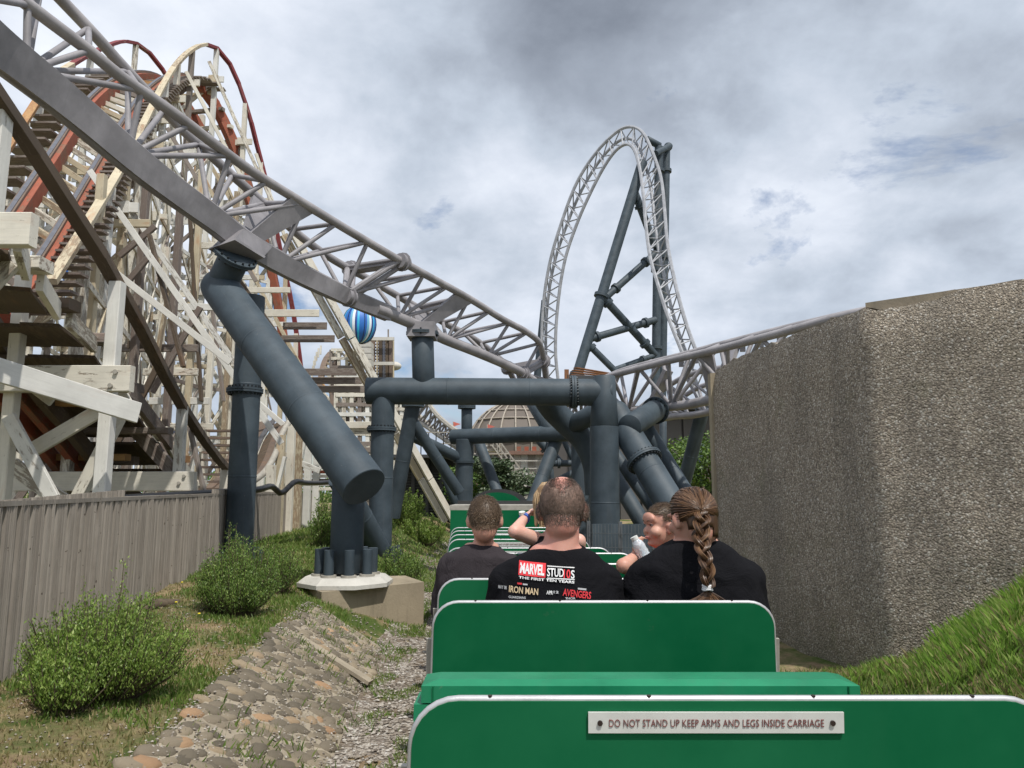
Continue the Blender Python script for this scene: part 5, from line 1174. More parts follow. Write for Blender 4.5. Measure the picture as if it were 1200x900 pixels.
# ---- man with bald crown
mx, my = P(652, 600, 2.93).x, 2.93
man = thing('person', 'balding man in black printed T-shirt seen from behind in the carriage', 'person', (mx, my, .85))
hc = P(659, 597, 2.93); ps, L, R = head_parts(hc, 1.09, -.12, -.10)
nb_ = V((mx+.005, my-.03, 1.42))
body = ps + [('cap', nb_+V((0, 0, -.02)), .080, hc+V((0, -.02, -.06)), .062), ('ell', (mx, my-.015, 1.47), (.11, .080, .05))]
tor = [((mx, my+.05, .84), .19, .13), ((mx, my+.02, 1.0), .20, .14), ((mx, my, 1.16), .225, .145), ((mx, my-.01, 1.30), .225, .135), ((mx, my-.01, 1.40), .20, .115), ((mx+.005, my-.012, 1.465), .14, .09), ((mx+.005, my-.015, 1.50), .09, .075)]
body += [('loft', [(c, a*.9, b*.9) for c, a, b in tor])]
shl, shr = V((mx-.185, my, 1.355)), V((mx+.175, my, 1.355)); ell_, elr = V((mx-.245, my+.06, 1.08)), V((mx+.215, my+.06, 1.08)); wl_, wr_ = V((mx-.12, my+.30, 1.03)), V((mx+.13, my+.30, 1.03))
for sh, el, wr, sg_ in ((shl, ell_, wl_, 1), (shr, elr, wr_, -1)):
    body += [('cap', sh, .055, el, .043), ('cap', el, .042, wr, .028)]; hand(body, wr, V((sg_*.3, 1, -.3)), V((sg_, 0, .3)), V((0, 0, -1)), 1.0, .4)
mb_me = remesh(body, .0075, 3, 'body'); put('body', mb_me, man, SKR)
lg = []; sit_legs(lg, mx, my, .85, 1.05); lg.append(('ell', (mx, my+.03, .92), (.19, .14, .09))); put('trousers', remesh(lg, .014, 4, 'trousers'), man, JN)
shirt = [('loft', [(c, a*1.03+.004, b*1.05+.004) for c, a, b in tor[:-1]]+[((mx+.005, my-.013, 1.490), .100, .083)]), ('cap', shl, .074, shl.lerp(ell_, .75), .072), ('cap', shr, .074, shr.lerp(elr, .75), .072), ('cap', V((mx-.05, my-.01, 1.43)), .065, shl, .078), ('cap', V((mx+.05, my-.01, 1.43)), .065, shr, .078), ('ell', (mx-.02, my-.09, 1.25), (.17, .06, .10)), ('ell', (mx, my-.03, 1.0), (.20, .14, .13))]
sh_me = remesh(shirt, .008, 5, 't_shirt'); wrinkle(sh_me, .0050, 6.0, 1.30); sho = put('t_shirt', sh_me, man, TB)
m_ = MB(); m_.sweep([V((mx+.005+.098*cos(a), my-.016+.079*sin(a), 1.487+.014*sin(a))) for a in [2*pi*k/30 for k in range(31)]], .007, 8, False); m_.build('collar', TB, sho, 60)
HB = m_hair('short_brown_hair', [(0, (.08, .054, .042)), (.6, (.15, .105, .08)), (1, (.24, .18, .14))])
def man_pts():
    a = random.uniform(0, 2*pi); z = random.uniform(-.09, .165); q = V((cos(a), sin(a), 0)); l = V((.2*q.x, .2*q.y-.012, z)); p = V((0, -.012, z*.55)); dirn = (p-l).normalized()
    az = atan2(q.x, -q.y)   # 0 at the back
    bald = z + .022*noise.noise(V((az*2, z*30, 3)))
    lim = .058+.095*min(1, abs(az)/.8)
    if bald > lim and random.random() < min(1, (bald-lim)/.085)*.95: return None
    if z < -.045 and random.random() < (-.045-z)/.045: return None
    if abs(az) > 2.0 and z < .02: return None
    return hc + R @ (l*1.09), R @ dirn
STB = m_plain('stubble_scalp', (.19, .12, .092), .7, 0, 60, .25, .0008)
cap_shell(man, hc, 1.09, R, (.0785, .0955, .0935), lambda l: not (l.y > -.01 and l.z < .03) and l.z > -.052 and (l.z < .046+1.15*abs(l.x)+.03*noise.noise(l*45)) and l.y < .03, STB, 'hair')
hair_strands(man, mb_me, man_pts, 40000, .007, .0005, HB, 'hair_strands', 5, .6, lift=.5)

# ---- text printed on the shirt, laid onto the cloth
bv = BVHTree.FromPolygons([v.co for v in sh_me.vertices], [tuple(p.vertices) for p in sh_me.polygons])
WH = m_plain('white_print', (.72, .72, .72), .7, bmp=0); RD = m_plain('red_print', (.62, .03, .04), .7, bmp=0); GD = m_plain('gold_print', (.55, .42, .26), .7, bmp=0); WHg = m_plain('grey_print', (.45, .45, .46), .7, bmp=0)
def on_shirt(me, px, py, mat, parent, nm='print', off=.0045, rot=0.0, sub=0):
    if sub:
        bm = bmesh.new(); bm.from_mesh(me); bmesh.ops.subdivide_edges(bm, edges=bm.edges, cuts=sub, use_grid_fill=True); bm.to_mesh(me); bm.free()
    c = P(px, py, 2.79); out = me.copy(); cr_, sr_ = cos(rot), sin(rot)
    for v in out.vertices:
        x, z = v.co.x*cr_-v.co.y*sr_, v.co.x*sr_+v.co.y*cr_; o = V((c.x+x, 2.3, c.z+z)); loc, nr, ix, ds = bv.ray_cast(o, V((0, 1, 0)), 2)
        v.co = (loc if loc is not None else V((c.x+x, 2.80, c.z+z))) + V((0, -off-(.0004 if v.co.z > 0 else 0), 0))
    return put(nm, out, parent, mat)
def rectm(w_, h_, n=10):
    vs = []; fs = []
    for j in range(4):
        for i in range(n+1): vs.append((-w_/2+w_*i/n, -h_/2+h_*j/3, 0))
    for j in range(3):
        for i in range(n): fs.append((j*(n+1)+i, j*(n+1)+i+1, (j+1)*(n+1)+i+1, (j+1)*(n+1)+i))
    return mesh('print', vs, fs)
def fit(s, w_, h_, bold=0.0):
    me = text_mesh(s, .03, 0.0, 1, bold); xs_ = [v.co.x for v in me.vertices]; ys_ = [v.co.y for v in me.vertices]
    cx_, cy_ = (max(xs_)+min(xs_))/2, (max(ys_)+min(ys_))/2; kx, ky = w_/(max(xs_)-min(xs_)), h_/(max(ys_)-min(ys_))
    for v in me.vertices: v.co.x = (v.co.x-cx_)*kx; v.co.y = (v.co.y-cy_)*ky
    return me
px2m = 2.79/900; rt_ = -.075
on_shirt(rectm(31.5*px2m, 16*px2m), 623.8, 667.5, RD, sho, rot=rt_); on_shirt(fit('MARVEL', 28.5*px2m, 12*px2m, .0012), 623.8, 667.5, WH, sho, 'lettering', .0062, rt_)
on_shirt(fit('STUD', 19.5*px2m, 9.5*px2m, .0005), 651.0, 671.0, WH, sho, 'lettering', .0055, -.05); on_shirt(fit('10', 8*px2m, 10*px2m, .0006), 664.6, 672.6, RD, sho, 'lettering', .0055, -.05); on_shirt(fit('S', 4.3*px2m, 9.5*px2m, .0006), 671.3, 673.2, WH, sho, 'lettering', .0055, -.05)
on_shirt(rectm(32*px2m, 1.1*px2m), 657.5, 664.6, WH, sho, rot=-.06); on_shirt(rectm(32*px2m, 1.1*px2m), 657.3, 678.2, WH, sho, rot=-.05)
on_shirt(fit('THE FIRST TEN YEARS', 65*px2m, 3.0*px2m, .0009), 640.5, 679.6, WH, sho, 'lettering', .0055, rt_)
on_shirt(fit('IRON MAN', 34*px2m, 7.5*px2m, .0006), 613.5, 692.2, GD, sho, 'lettering', .0055, -.06); on_shirt(fit('MAY 08', 10*px2m, 4.0*px2m, .0009), 588.5, 690.3, WHg, sho, 'lettering', .0055, -.03)
on_shirt(rectm(5.5*px2m, 2.0*px2m, 3), 609, 684.5, RD, sho, rot=-.05); on_shirt(rectm(5.5*px2m, 1.6*px2m, 3), 615.5, 685.2, WHg, sho, rot=-.05)
on_shirt(fit('APR', 7.5*px2m, 4.2*px2m, .0009), 644, 694.0, WH, sho, 'lettering', .0055, -.03); on_shirt(fit('12', 6*px2m, 2.8*px2m, .0009), 651.5, 693.4, WHg, sho, 'lettering', .0055, -.03)
on_shirt(fit('AVENGERS', 33*px2m, 8.0*px2m, .0006), 676, 695.5, RD, sho, 'lettering', .0055, -.13); on_shirt(rectm(10*px2m, 2.0*px2m, 3), 682, 691.3-1.2, WHg, sho, rot=-.12)
on_shirt(fit('GUARDIANS', 20*px2m, 2.6*px2m, .0006), 606, 700.4, WHg, sho, 'lettering', .0055, .0); on_shirt(fit('THOR', 12*px2m, 2.6*px2m, .0006), 668, 700.6, WHg, sho, 'lettering', .0055, 0)

# ---- woman with plait
wx_, wy = P(813, 640, 2.95).x, 2.95
wom = thing('person', 'woman in plain black T-shirt with a long brown plait down her back', 'person', (wx_, wy, .85))
hw = P(811, 608, 2.92); ps, L, RW_ = head_parts(hw, .98, .45, -.22, ears=(-1,))
wt = [((wx_, wy+.05, .84), .21, .15), ((wx_, wy+.02, 1.0), .22, .15), ((wx_+.0, wy, 1.15), .235, .15), ((wx_, wy-.01, 1.30), .24, .135), ((wx_, wy-.01, 1.42), .205, .115), ((wx_+.005, wy-.01, 1.49), .13, .09), ((wx_+.005, wy-.01, 1.53), .08, .07)]
shl, shr = V((wx_-.185, wy+.01, 1.37)), V((wx_+.19, wy, 1.37)); el1, el2 = V((wx_-.275, wy+.08, 1.15)), V((wx_+.24, wy+.05, 1.07)); wr1, wr2 = V((wx_-.22, wy+.30, 1.05)), V((wx_+.14, wy+.28, 1.02))
body = ps+[('cap', V((wx_+.005, wy-.02, 1.44)), .060, hw+V((0, -.005, -.07)), .050), ('loft', [(c, a*.9, b*.9) for c, a, b in wt])]
for sh, el, wr, sg_ in ((shl, el1, wr1, 1), (shr, el2, wr2, -1)):
    body += [('cap', sh, .052, el, .044), ('cap', el, .042, wr, .026)]; hand(body, wr, V((sg_*.1, 1, -.3)), V((sg_, 0, .2)), V((0, 0, -1)), .92, .4)
wb_me = remesh(body, .0075, 3, 'body'); put('body', wb_me, wom, SK)
lg = []; sit_legs(lg, wx_, wy, .85, 1.05); lg.append(('ell', (wx_, wy+.03, .92), (.21, .15, .09))); put('trousers', remesh(lg, .014, 4, 'trousers'), wom, TB)
shirt = [('loft', [(c, a*1.04+.006, b*1.05+.006) for c, a, b in wt[:-1]]+[((wx_+.005, wy-.01, 1.515), .085, .075)]), ('cap', V((wx_-.05, wy-.01, 1.45)), .065, shl, .080), ('cap', V((wx_+.05, wy-.01, 1.45)), .065, shr, .080), ('cap', shl, .078, shl.lerp(el1, .80), .078), ('cap', shr, .076, shr.lerp(el2, .85), .070), ('ell', (wx_+.10, wy-.07, 1.22), (.11, .07, .12)), ('ell', (wx_-.10, wy-.07, 1.22), (.11, .07, .12)), ('ell', (wx_, wy, 1.0), (.23, .16, .12))]
ws_me = remesh(shirt, .008, 5, 't_shirt'); wrinkle(ws_me, .0065, 5.0, seedv=7); put('t_shirt', ws_me, wom, TB)
HW = m_hair('long_brown_hair', [(0, (.05, .024, .012)), (.5, (.115, .056, .027)), (.85, (.19, .098, .047)), (1, (.28, .16, .08))])
tie = hw + RW_ @ V((.010, -.112, .020)); tie = P(820, 598, 2.835)
cap_o, cap_me = cap_shell(wom, hw, .98, RW_, (.0825, .1, .098), lambda l: not (l.y > .035 and l.z < .075) and not (l.x < -.045 and -.015 < l.y and l.z < .02) and l.z > (-.088 if l.x > 0 else -.066) and not (l.z < -.02 and l.y > (.05 if l.x > 0 else -.045)), HW, 'hair', low=2.2)
# combed strands from the hairline to the tie
random.seed(77); m_ = MB(); tl = RW_.inverted() @ ((tie-hw)/.98)
for k in range(420):
    a = random.uniform(-pi, pi); h_ = random.uniform(-.3, 1.0)
    st_ = V((.082*cos(a)*sqrt(max(.05, 1-h_*h_*.6)), .098*sin(a)*sqrt(max(.05, 1-h_*h_*.6))-.012, .022+.098*h_*.95))
    if st_.y > .055 and st_.z < .07: continue
    if st_.x < -.05 and st_.y > -.01 and st_.z < .03: continue
    if st_.z < -.02 and st_.y > (.02 if st_.x > 0 else -.03): continue
    pts = []
    for j in range(8):
        t = j/7; q = st_.lerp(tl, t); c0 = V((0, -.012, .022)); d = q-c0; e = sqrt((d.x/.0835)**2+(d.y/.101)**2+(d.z/.099)**2); e = max(e, 1e-4)
        rr_ = (1.03+.03*random.random())/e; q2 = c0+d*(rr_ if t < .9 else (rr_*(1-t)/.1*1.0+1*(t-.9)/.1 if e < 1 else 1)); pts.append(hw+RW_ @ (q2*.98))
    pts[-1] = tie.copy(); wds = [.0016]*8; m_.sweep(pts, wds, 4, False)
m_.build('hair_strands', HW, wom, 60)
bp = cr([tie, P(822, 612, 2.80), P(821, 626, 2.785), P(823, 645, 2.745), P(828, 662, 2.73), P(829, 676, 2.725), P(829, 688, 2.73)], 40)
m_ = MB(); random.seed(78)
for ph0 in (0, 1, 2):
    path = []
    for j in range(121):
        t = j/120; i = min(39, int(t*40)); c = bp[i].lerp(bp[i+1], t*40-i); a = 2*pi*(t*2.0+ph0/3); w0 = .0185*(1.15-.45*t)*(0.55+.45*min(1, t*8)); path.append((c, a, w0, t))
    for sidx in range(34):
        ox, oy = random.gauss(0, .40), random.gauss(0, .40); pts = []
        for (c, a, w0, t) in path[::2]:
            x = sin(a)*w0*1.15; y = sin(2*a)*w0*.62; th_ = .0108*(1.15-.4*t); pts.append(c+V((x+ox*th_, y-.006+oy*th_, ox*.002)))
        m_.sweep(pts, .0024, 5)
m_.build('plait', HW, wom, 60)
m_ = MB()
for k in range(3): c = bp[40]+V((0, 0, .004-.006*k)); m_.sweep([c+V((.0155*cos(2*pi*j/16), .0155*sin(2*pi*j/16), .002*sin(j+k))) for j in range(17)], .0045, 8, False)
m_.build('white_hair_tie', WH, wom, 60)
m_ = MB(); m_.sweep([tie+V((.018*cos(2*pi*j/16), .004, .015*sin(2*pi*j/16))) for j in range(17)], .0042, 8, False); m_.build('black_hair_tie', M['black'], wom, 60)
m_ = MB(); random.seed(79)
for k in range(90):
    sx = random.gauss(0, 1); e0 = bp[40]+V((0, 0, -.01)); m_.sweep([e0, e0+V((sx*.014-.004, -.004, -.025)), e0+V((sx*.034-.018, -.002+random.uniform(-.01, .01), -.045-.02*random.random())), e0+V((sx*.05-.03, .0, -.075-.02*random.random()))], [.003, .003, .002, .0008], 4)
m_.build('plait_end', HW, wom, 60)

# ---- boy on the left
bx, by = P(562, 640, 3.60).x, 3.60
boy = thing('person', 'boy with cropped brown hair in charcoal T-shirt at the left of the carriage', 'person', (bx, by, .85))
hb = P(568, 609, 3.58); ps, L, RB = head_parts(hb, .95, .03, -.05)
bt = [((bx, by+.05, .84), .14, .10), ((bx, by+.02, 1.0), .145, .105), ((bx-.01, by, 1.15), .155, .105), ((bx-.01, by, 1.28), .165, .10), ((bx, by, 1.40), .14, .085), ((bx+.01, by, 1.465), .08, .06)]
shl, shr = V((bx-.135, by+.01, 1.36)), V((bx+.14, by, 1.36)); el1, el2 = V((bx-.175, by+.05, 1.12)), V((bx+.17, by+.06, 1.10)); wr1, wr2 = V((bx-.09, by+.24, 1.04)), V((bx+.08, by+.24, 1.04))
body = ps+[('cap', V((bx+.01, by-.01, 1.40)), .048, hb+V((0, -.01, -.06)), .044), ('loft', [(c, a*.9, b*.9) for c, a, b in bt])]
for sh, el, wr, sg_ in ((shl, el1, wr1, 1), (shr, el2, wr2, -1)):
    body += [('cap', sh, .042, el, .034), ('cap', el, .032, wr, .02)]; hand(body, wr, V((sg_*.1, 1, -.3)), V((sg_, 0, .2)), V((0, 0, -1)), .75, .4)
bb_me = remesh(body, .0075, 3, 'body'); put('body', bb_me, boy, SK)
lg = []; sit_legs(lg, bx, by, .85, .85); lg.append(('ell', (bx, by+.03, .90), (.15, .11, .08))); put('trousers', remesh(lg, .014, 4, 'trousers'), boy, JN)
shirt = [('loft', [(c, a*1.06+.006, b*1.08+.006) for c, a, b in bt[:-1]]+[((bx+.01, by, 1.46), .072, .06)]), ('cap', shl, .060, shl.lerp(el1, .85), .062), ('cap', shr, .060, shr.lerp(el2, .85), .060)]
bs_me = remesh(shirt, .009, 5, 't_shirt'); wrinkle(bs_me, .006, 6.0, seedv=3); put('t_shirt', bs_me, boy, TG)
HBo = m_hair('cropped_brown_hair', [(0, (.09, .058, .038)), (.6, (.19, .13, .082)), (1, (.34, .24, .155))])
def head_dir():
    while True:
        d = V((random.gauss(0, 1), random.gauss(0, 1), random.gauss(0, 1)))
        if d.length > .1: return d.normalized()
def boy_pts():
    d = head_dir()
    if d.z < -.62 or (d.y > .15 and d.z < .55) or (abs(d.x) > .6 and d.y > -.35 and d.z < .05): return None
    l = d*.25+V((0, -.012, .022)); return hb+RB @ (l*.95), RB @ (-d)
cap_shell(boy, hb, .95, RB, (.0795, .097, .095), lambda l: (l.z > -.072+.03*abs(l.x)/.08) and not (l.y > .03 and l.z < .06) and not (abs(l.x) > .05 and l.y > -.03 and l.z < .015), HBo, 'hair')
hair_strands(boy, bb_me, boy_pts, 15000, .012, .0007, HBo, 'hair_strands', 6, .5, lift=.6)

# ---- child looking back with a bottle
kx, ky = P(790, 640, 3.72).x, 3.72
kid = thing('person', 'young child looking left over the shoulder holding a clear bottle', 'person', (kx, ky, .85))
hk = P(776, 616, 3.66); ps, L, RK = head_parts(hk, .90, radians(108), -.02)
kt = [((kx, ky+.03, .84), .13, .10), ((kx, ky+.02, 1.0), .13, .10), ((kx, ky, 1.14), .135, .10), ((kx, ky, 1.27), .14, .09), ((kx-.02, ky, 1.36), .11, .07), ((kx-.03, ky-.01, 1.42), .06, .05)]
sh_, el_, wr_ = P(762, 650, 3.66), P(733, 664, 3.46), P(744, 657, 3.52)
elb = P(731, 663, 3.42); sh_ = V((kx-.12, ky-.02, 1.31)); wrk = P(746, 651, 3.50)
body = ps+[('cap', V((kx-.03, ky-.01, 1.39)), .046, hk+V((.01, .0, -.055)), .044), ('loft', [(c, a*.92, b*.92) for c, a, b in kt]), ('cap', sh_, .040, elb, .036), ('cap', elb, .034, wrk, .022)]
hand(body, wrk, V((.15, .0, 1)), V((-.5, -.6, 0)), V((.35, .35, 0)), .72, .85)
body += [('cap', V((kx+.13, ky, 1.27)), .04, V((kx+.16, ky+.08, 1.10)), .032), ('cap', V((kx+.16, ky+.08, 1.10)), .032, V((kx+.05, ky+.22, 1.05)), .02)]; hand(body, V((kx+.05, ky+.22, 1.05)), V((-.2, 1, 0)), V((-1, 0, 0)), V((0, 0, -1)), .7, .4)
kb_me = remesh(body, .0062, 2, 'body'); put('body', kb_me, kid, SK)
shirt = [('loft', [(c, a*1.06+.006, b*1.08+.006) for c, a, b in kt[:-1]]+[((kx-.03, ky, 1.40), .066, .056)]), ('cap', sh_, .055, sh_.lerp(elb, .55), .052), ('cap', V((kx+.13, ky, 1.27)), .055, V((kx+.15, ky+.05, 1.16)), .052)]
ks_me = remesh(shirt, .009, 4, 't_shirt'); wrinkle(ks_me, .004, 7, seedv=5); put('t_shirt', ks_me, kid, TR)
lg = []; sit_legs(lg, kx, ky, .85, .75); lg.append(('ell', (kx, ky+.03, .90), (.14, .11, .08))); put('trousers', remesh(lg, .014, 4, 'trousers'), kid, JN)
HK = m_hair('child_brown_hair', [(0, (.05, .028, .016)), (.6, (.12, .075, .042)), (1, (.30, .2, .12))])
cap_shell(kid, hk, .90, RK, (.0805, .098, .097), lambda l: (l.z > -.05) and not (l.y > .035+.2*max(0, .0) and l.z < .066) and not (abs(l.x) > .045 and l.y > .005 and l.z < .045) and not (abs(l.x) > .05 and l.y > -.035 and l.z < .012), HK, 'hair')
def kid_pts():
    d = head_dir()
    if d.z < -.5 or (d.y > .35 and d.z < .50) or (abs(d.x) > .6 and d.y > -.25 and d.z < .12): return None
    l = d*.25+V((0, -.012, .022)); return hk+RK @ (l*.90), RK @ (-d)
hair_strands(kid, kb_me, kid_pts, 9000, .020, .0008, HK, 'hair_strands', 8, .3, lift=.45, flow=lambda p: RK @ V((.2, .9, -.3)))
EYEW = m_plain('eye_white', (.36, .33, .31), .5, bmp=0); EYEB = m_plain('dark_iris', (.03, .02, .015), .2, bmp=0); BR = m_plain('eyebrow', (.10, .06, .035), .8, bmp=0); LIP = m_plain('lips', (.50, .16, .14), .5, bmp=0)
def face_bits(par, L, R_, s, brow=BR):
    for sx in (-1, 1):
        m_ = MB(); m_.sphere(L(sx*.030, .0795, .007), (.0095*s, .0085*s, .0045*s), None, 14, 10); m_.build('eye', EYEW, par, 60)
        m_ = MB(); m_.sphere(L(sx*.031, .0865, .007), .0042*s, None, 10, 8); m_.build('iris', EYEB, par, 60)
        m_ = MB(); m_.sweep([L(sx*.014, .0975, .026), L(sx*.030, .0965, .031), L(sx*.046, .084, .027)], [.0022*s, .003*s, .0015*s], 6); m_.build('eyebrow', brow, par, 60)
        m_ = MB(); m_.sweep([L(sx*.018, .090, .013), L(sx*.030, .0945, .018), L(sx*.043, .082, .013)], .0022*s, 6); m_.build('eyelid', SK, par, 60)
    for z, w_ in ((-.056, .020), (-.064, .017)):
        m_ = MB(); m_.sweep([L(-w_, .092, z), L(0, .1015, z+.001), L(w_, .092, z)], [.001*s, .0042*s, .001*s], 8, flat=.8); m_.build('lip', LIP, par, 60)
face_bits(kid, L, RK, .9)
for nm_, hc_, ss, yw, pt_, pr_ in (('man', hc, 1.09, -.12, -.10, man), ('woman', hw, .98, .45, -.22, wom), ('boy', hb, .95, .03, -.05, boy)):
    _, L_, R__ = head_parts(hc_, ss, yw, pt_); face_bits(pr_, L_, R__, ss)
# bottle held by the child
bt_ = thing('water_bottle', 'clear crumpled plastic bottle held up by the young child', 'bottle', P(752, 652, 3.50))
gm, gt, gb = mk('clear_plastic'); gb.inputs['Base Color'].default_value = (.75, .82, .88, 1); gb.inputs['Roughness'].default_value = .12; gb.inputs['Transmission Weight'].default_value = .45; gb.inputs['IOR'].default_value = 1.3; bump(gt, gb, gt.noise(objc(gt), 60, 4, .6), .006, 1)
b0_, b1_ = P(757, 655, 3.47), P(741.5, 627, 3.47); ax = (b1_-b0_)
m_ = MB(); prof_ = [(0, .018), (.03, .027), (.15, .028), (.2, .026), (.3, .0285), (.4, .026), (.5, .028), (.62, .026), (.74, .018), (.8, .0145)]
m_.sweep([b0_+ax*t for t, r_ in prof_], [r_*1.05 for t, r_ in prof_], 20); m_.build('bottle_body', gm, bt_, 60)
m_ = MB(); m_.tube(b0_+ax*.80, b0_+ax*.93, .017, 16); m_.build('cap', M['sign'], bt_, 40)

# ---- blonde passenger with raised arm, mostly hidden by the man
zx, zy = P(652, 640, 4.45).x, 4.45
bl_ = thing('person', 'blonde passenger with raised pale arm and blue watch hidden behind the balding man', 'person', (zx, zy, .85))
hz_ = P(643, 588, 4.45); ps, L, RZ = head_parts(hz_, .95, .2, 0)
shz, elz, wrz = V((zx-.12, zy, 1.43)), P(603, 623, 4.32), P(615, 607, 4.52)
zt_ = [((zx, zy+.03, .84), .15, .11), ((zx, zy, 1.15), .16, .11), ((zx, zy, 1.36), .16, .09), ((zx, zy, 1.45), .10, .07), ((zx, zy, 1.5), .05, .05)]
elr, wrr = V((zx+.13, zy+.12, 1.22)), V((zx+.06, zy+.28, 1.30)); shr = V((zx+.13, zy, 1.42))
body = ps+[('cap', V((zx, zy, 1.46)), .048, hz_+V((0, 0, -.05)), .044), ('loft', [(c, a*.92, b*.92) for c, a, b in zt_]), ('cap', shz, .046, elz, .040), ('cap', elz, .038, wrz, .026), ('cap', shr, .044, elr, .036), ('cap', elr, .034, wrr, .024)]
hand(body, wrz, V((.35, .6, .35)), V((.5, -.3, .6)), V((.6, 0, -.6)), .85, .5); hand(body, wrr, V((-.3, .6, .5)), V((-.5, -.3, .6)), V((-.6, 0, -.6)), .85, .5)
put('body', remesh(body, .008, 3, 'body'), bl_, m_skin('pale_skin', (.66, .40, .32), .2))
put('t_shirt', remesh([('loft', [(c, a*1.06+.006, b*1.08+.006) for c, a, b in zt_[:-1]])], .010, 4, 't_shirt'), bl_, TB)
lg = []; sit_legs(lg, zx, zy, .85, .9); lg.append(('ell', (zx, zy+.03, .90), (.15, .11, .08))); put('trousers', remesh(lg, .014, 4, 'trousers'), bl_, JN)
HZ = m_hair('blonde_hair', [(0, (.26, .15, .07)), (.6, (.46, .30, .15)), (1, (.66, .48, .28))])
cap_shell(bl_, hz_, .95, RZ, (.088, .105, .102), lambda l: (l.z > -.11) and not (l.y > .04 and l.z < .06), HZ, 'hair')
m_ = MB(); random.seed(80)
for k in range(160):
    a = random.uniform(pi*.85, pi*2.15); r_ = random.uniform(.95, 1.05); top = V((.04*cos(a), .05*sin(a)-.012, .118)); mid = V((.092*cos(a)*r_, .105*sin(a)*r_-.012, .03)); lo = V((.088*cos(a)*r_, .100*sin(a)*r_-.015, -.07)); en = V((.085*cos(a)*r_, .095*sin(a)-.02, -.12-.03*random.random()))
    m_.sweep(cr([hz_+RZ @ (q*.95) for q in (top, mid, lo, en)], 6), .0035, 4)
m_.build('hair_strands', HZ, bl_, 60); face_bits(bl_, L, RZ, .95)
wd_ = (wrz-elz).normalized(); wm = m_plain('blue_strap', (.05, .12, .45), .5); m_ = MB(); c = wrz-wd_*.012; m_.tube(c-wd_*.014, c+wd_*.014, .034, 20); m_.build('watch_strap', wm, bl_, 50)
m_ = MB(); s_, u_ = frame(wd_); m_.tube(c+u_*.025-s_*.01, c+u_*.043-s_*.01, .019, 16); m_.build('watch_face', M['sign'], bl_, 50)
# ------------------------------------------------------------------ shrubs and trees
def bush(label, base, rad, h, nst, nleaf, mat, seed, name='shrub', cat='shrub', leaf=.018, group=None):
    random.seed(seed); base = V(base); t = thing(name, label, cat, base, group); st = MB(); lf = MB(); stems = []
    for k in range(nst):
        a = random.random()*2*pi; r_ = sqrt(random.random()); lb_ = 1+.55*noise.noise(V((cos(a)*1.6+seed, sin(a)*1.6, r_*1.4))); ex = V((cos(a)*rad*r_*lb_, sin(a)*rad*r_*.8*lb_, h*(1.08-.5*r_**2)*random.uniform(.55, 1.12)*(.55+.5*lb_)*(1.28 if random.random() < .07 else 1)))
        b0_ = V((ex.x*.35, ex.y*.35, -.03)); mid = V((ex.x*.8, ex.y*.8, ex.z*.5)); pts = [base+b0_, base+mid, base+ex]; st.sweep(pts, [.006, .004, .002], 4); stems.append((b0_, mid, ex))
    for k in range(nleaf):
        b0_, mid, ex = random.choice(stems); u = random.random()**.6; p = (b0_.lerp(mid, u*2) if u < .5 else mid.lerp(ex, u*2-1)); p = p+V((random.gauss(0, .022), random.gauss(0, .022), random.gauss(0, .015)))
        if p.z < .02: p.z = random.uniform(.02, .08)
        up = V((random.gauss(0, .6), random.gauss(0, .6), 1)).normalized(); sd = up.cross(V((random.gauss(0, 1), random.gauss(0, 1), .1))).normalized(); l_ = leaf*random.uniform(.7, 1.6); w_ = l_*.19; q = base+p
        lf.add([q, q+up*l_*.5+sd*w_, q+up*l_, q+up*l_*.5-sd*w_], [(0, 1, 2, 3)])
    st.build('stems', M['bark'], t); tag(lf.build('foliage', mat, t), kind='stuff'); return t
def gp(px, py, z0=.5, it=6):
    z = z0
    for _ in range(it): p = G(px, py, z); z = hz(p.x, p.y)
    return V((p.x, p.y, z))
bush('large bright green shrub nearest the camera against the timber fence', gp(118, 818), .45, .52, 380, 48000, M['shrub2'], 61, leaf=.017)
bush('low spreading green shrub growing at the right foot of the nearest bush', gp(70, 836), .26, .34, 110, 10000, M['shrub2'], 62, leaf=.020)
bush('dense mid green shrub beside the pale column footing', gp(276, 722), .42, .58, 340, 42000, M['shrub'], 63, leaf=.018)
bush('smaller twig of shrub on the right of the dense green one', gp(318, 694), .28, .52, 90, 8000, M['shrub'], 64, leaf=.022)
bush('shrub in front of the base of the left portal post', gp(470, 682), .42, .50, 120, 9000, M['shrub'], 65, leaf=.03)
bush('narrow shrub between fence end and the plinth column', gp(380, 640), .34, .80, 90, 7000, M['shrub'], 66, leaf=.035)
for i, (px, py, r_, h_, lb) in enumerate([(476, 634, .62, .95, 'rounded green shrub right behind the portal post'), (497, 622, .65, .75, 'green shrub left of the leaning plank foot'), (520, 606, .5, .55, 'low green shrub between plank foot and far column')]):
    bush(lb, gp(px, py), r_, h_, 110, 8000, M['shrub2'], 70+i, leaf=.045)
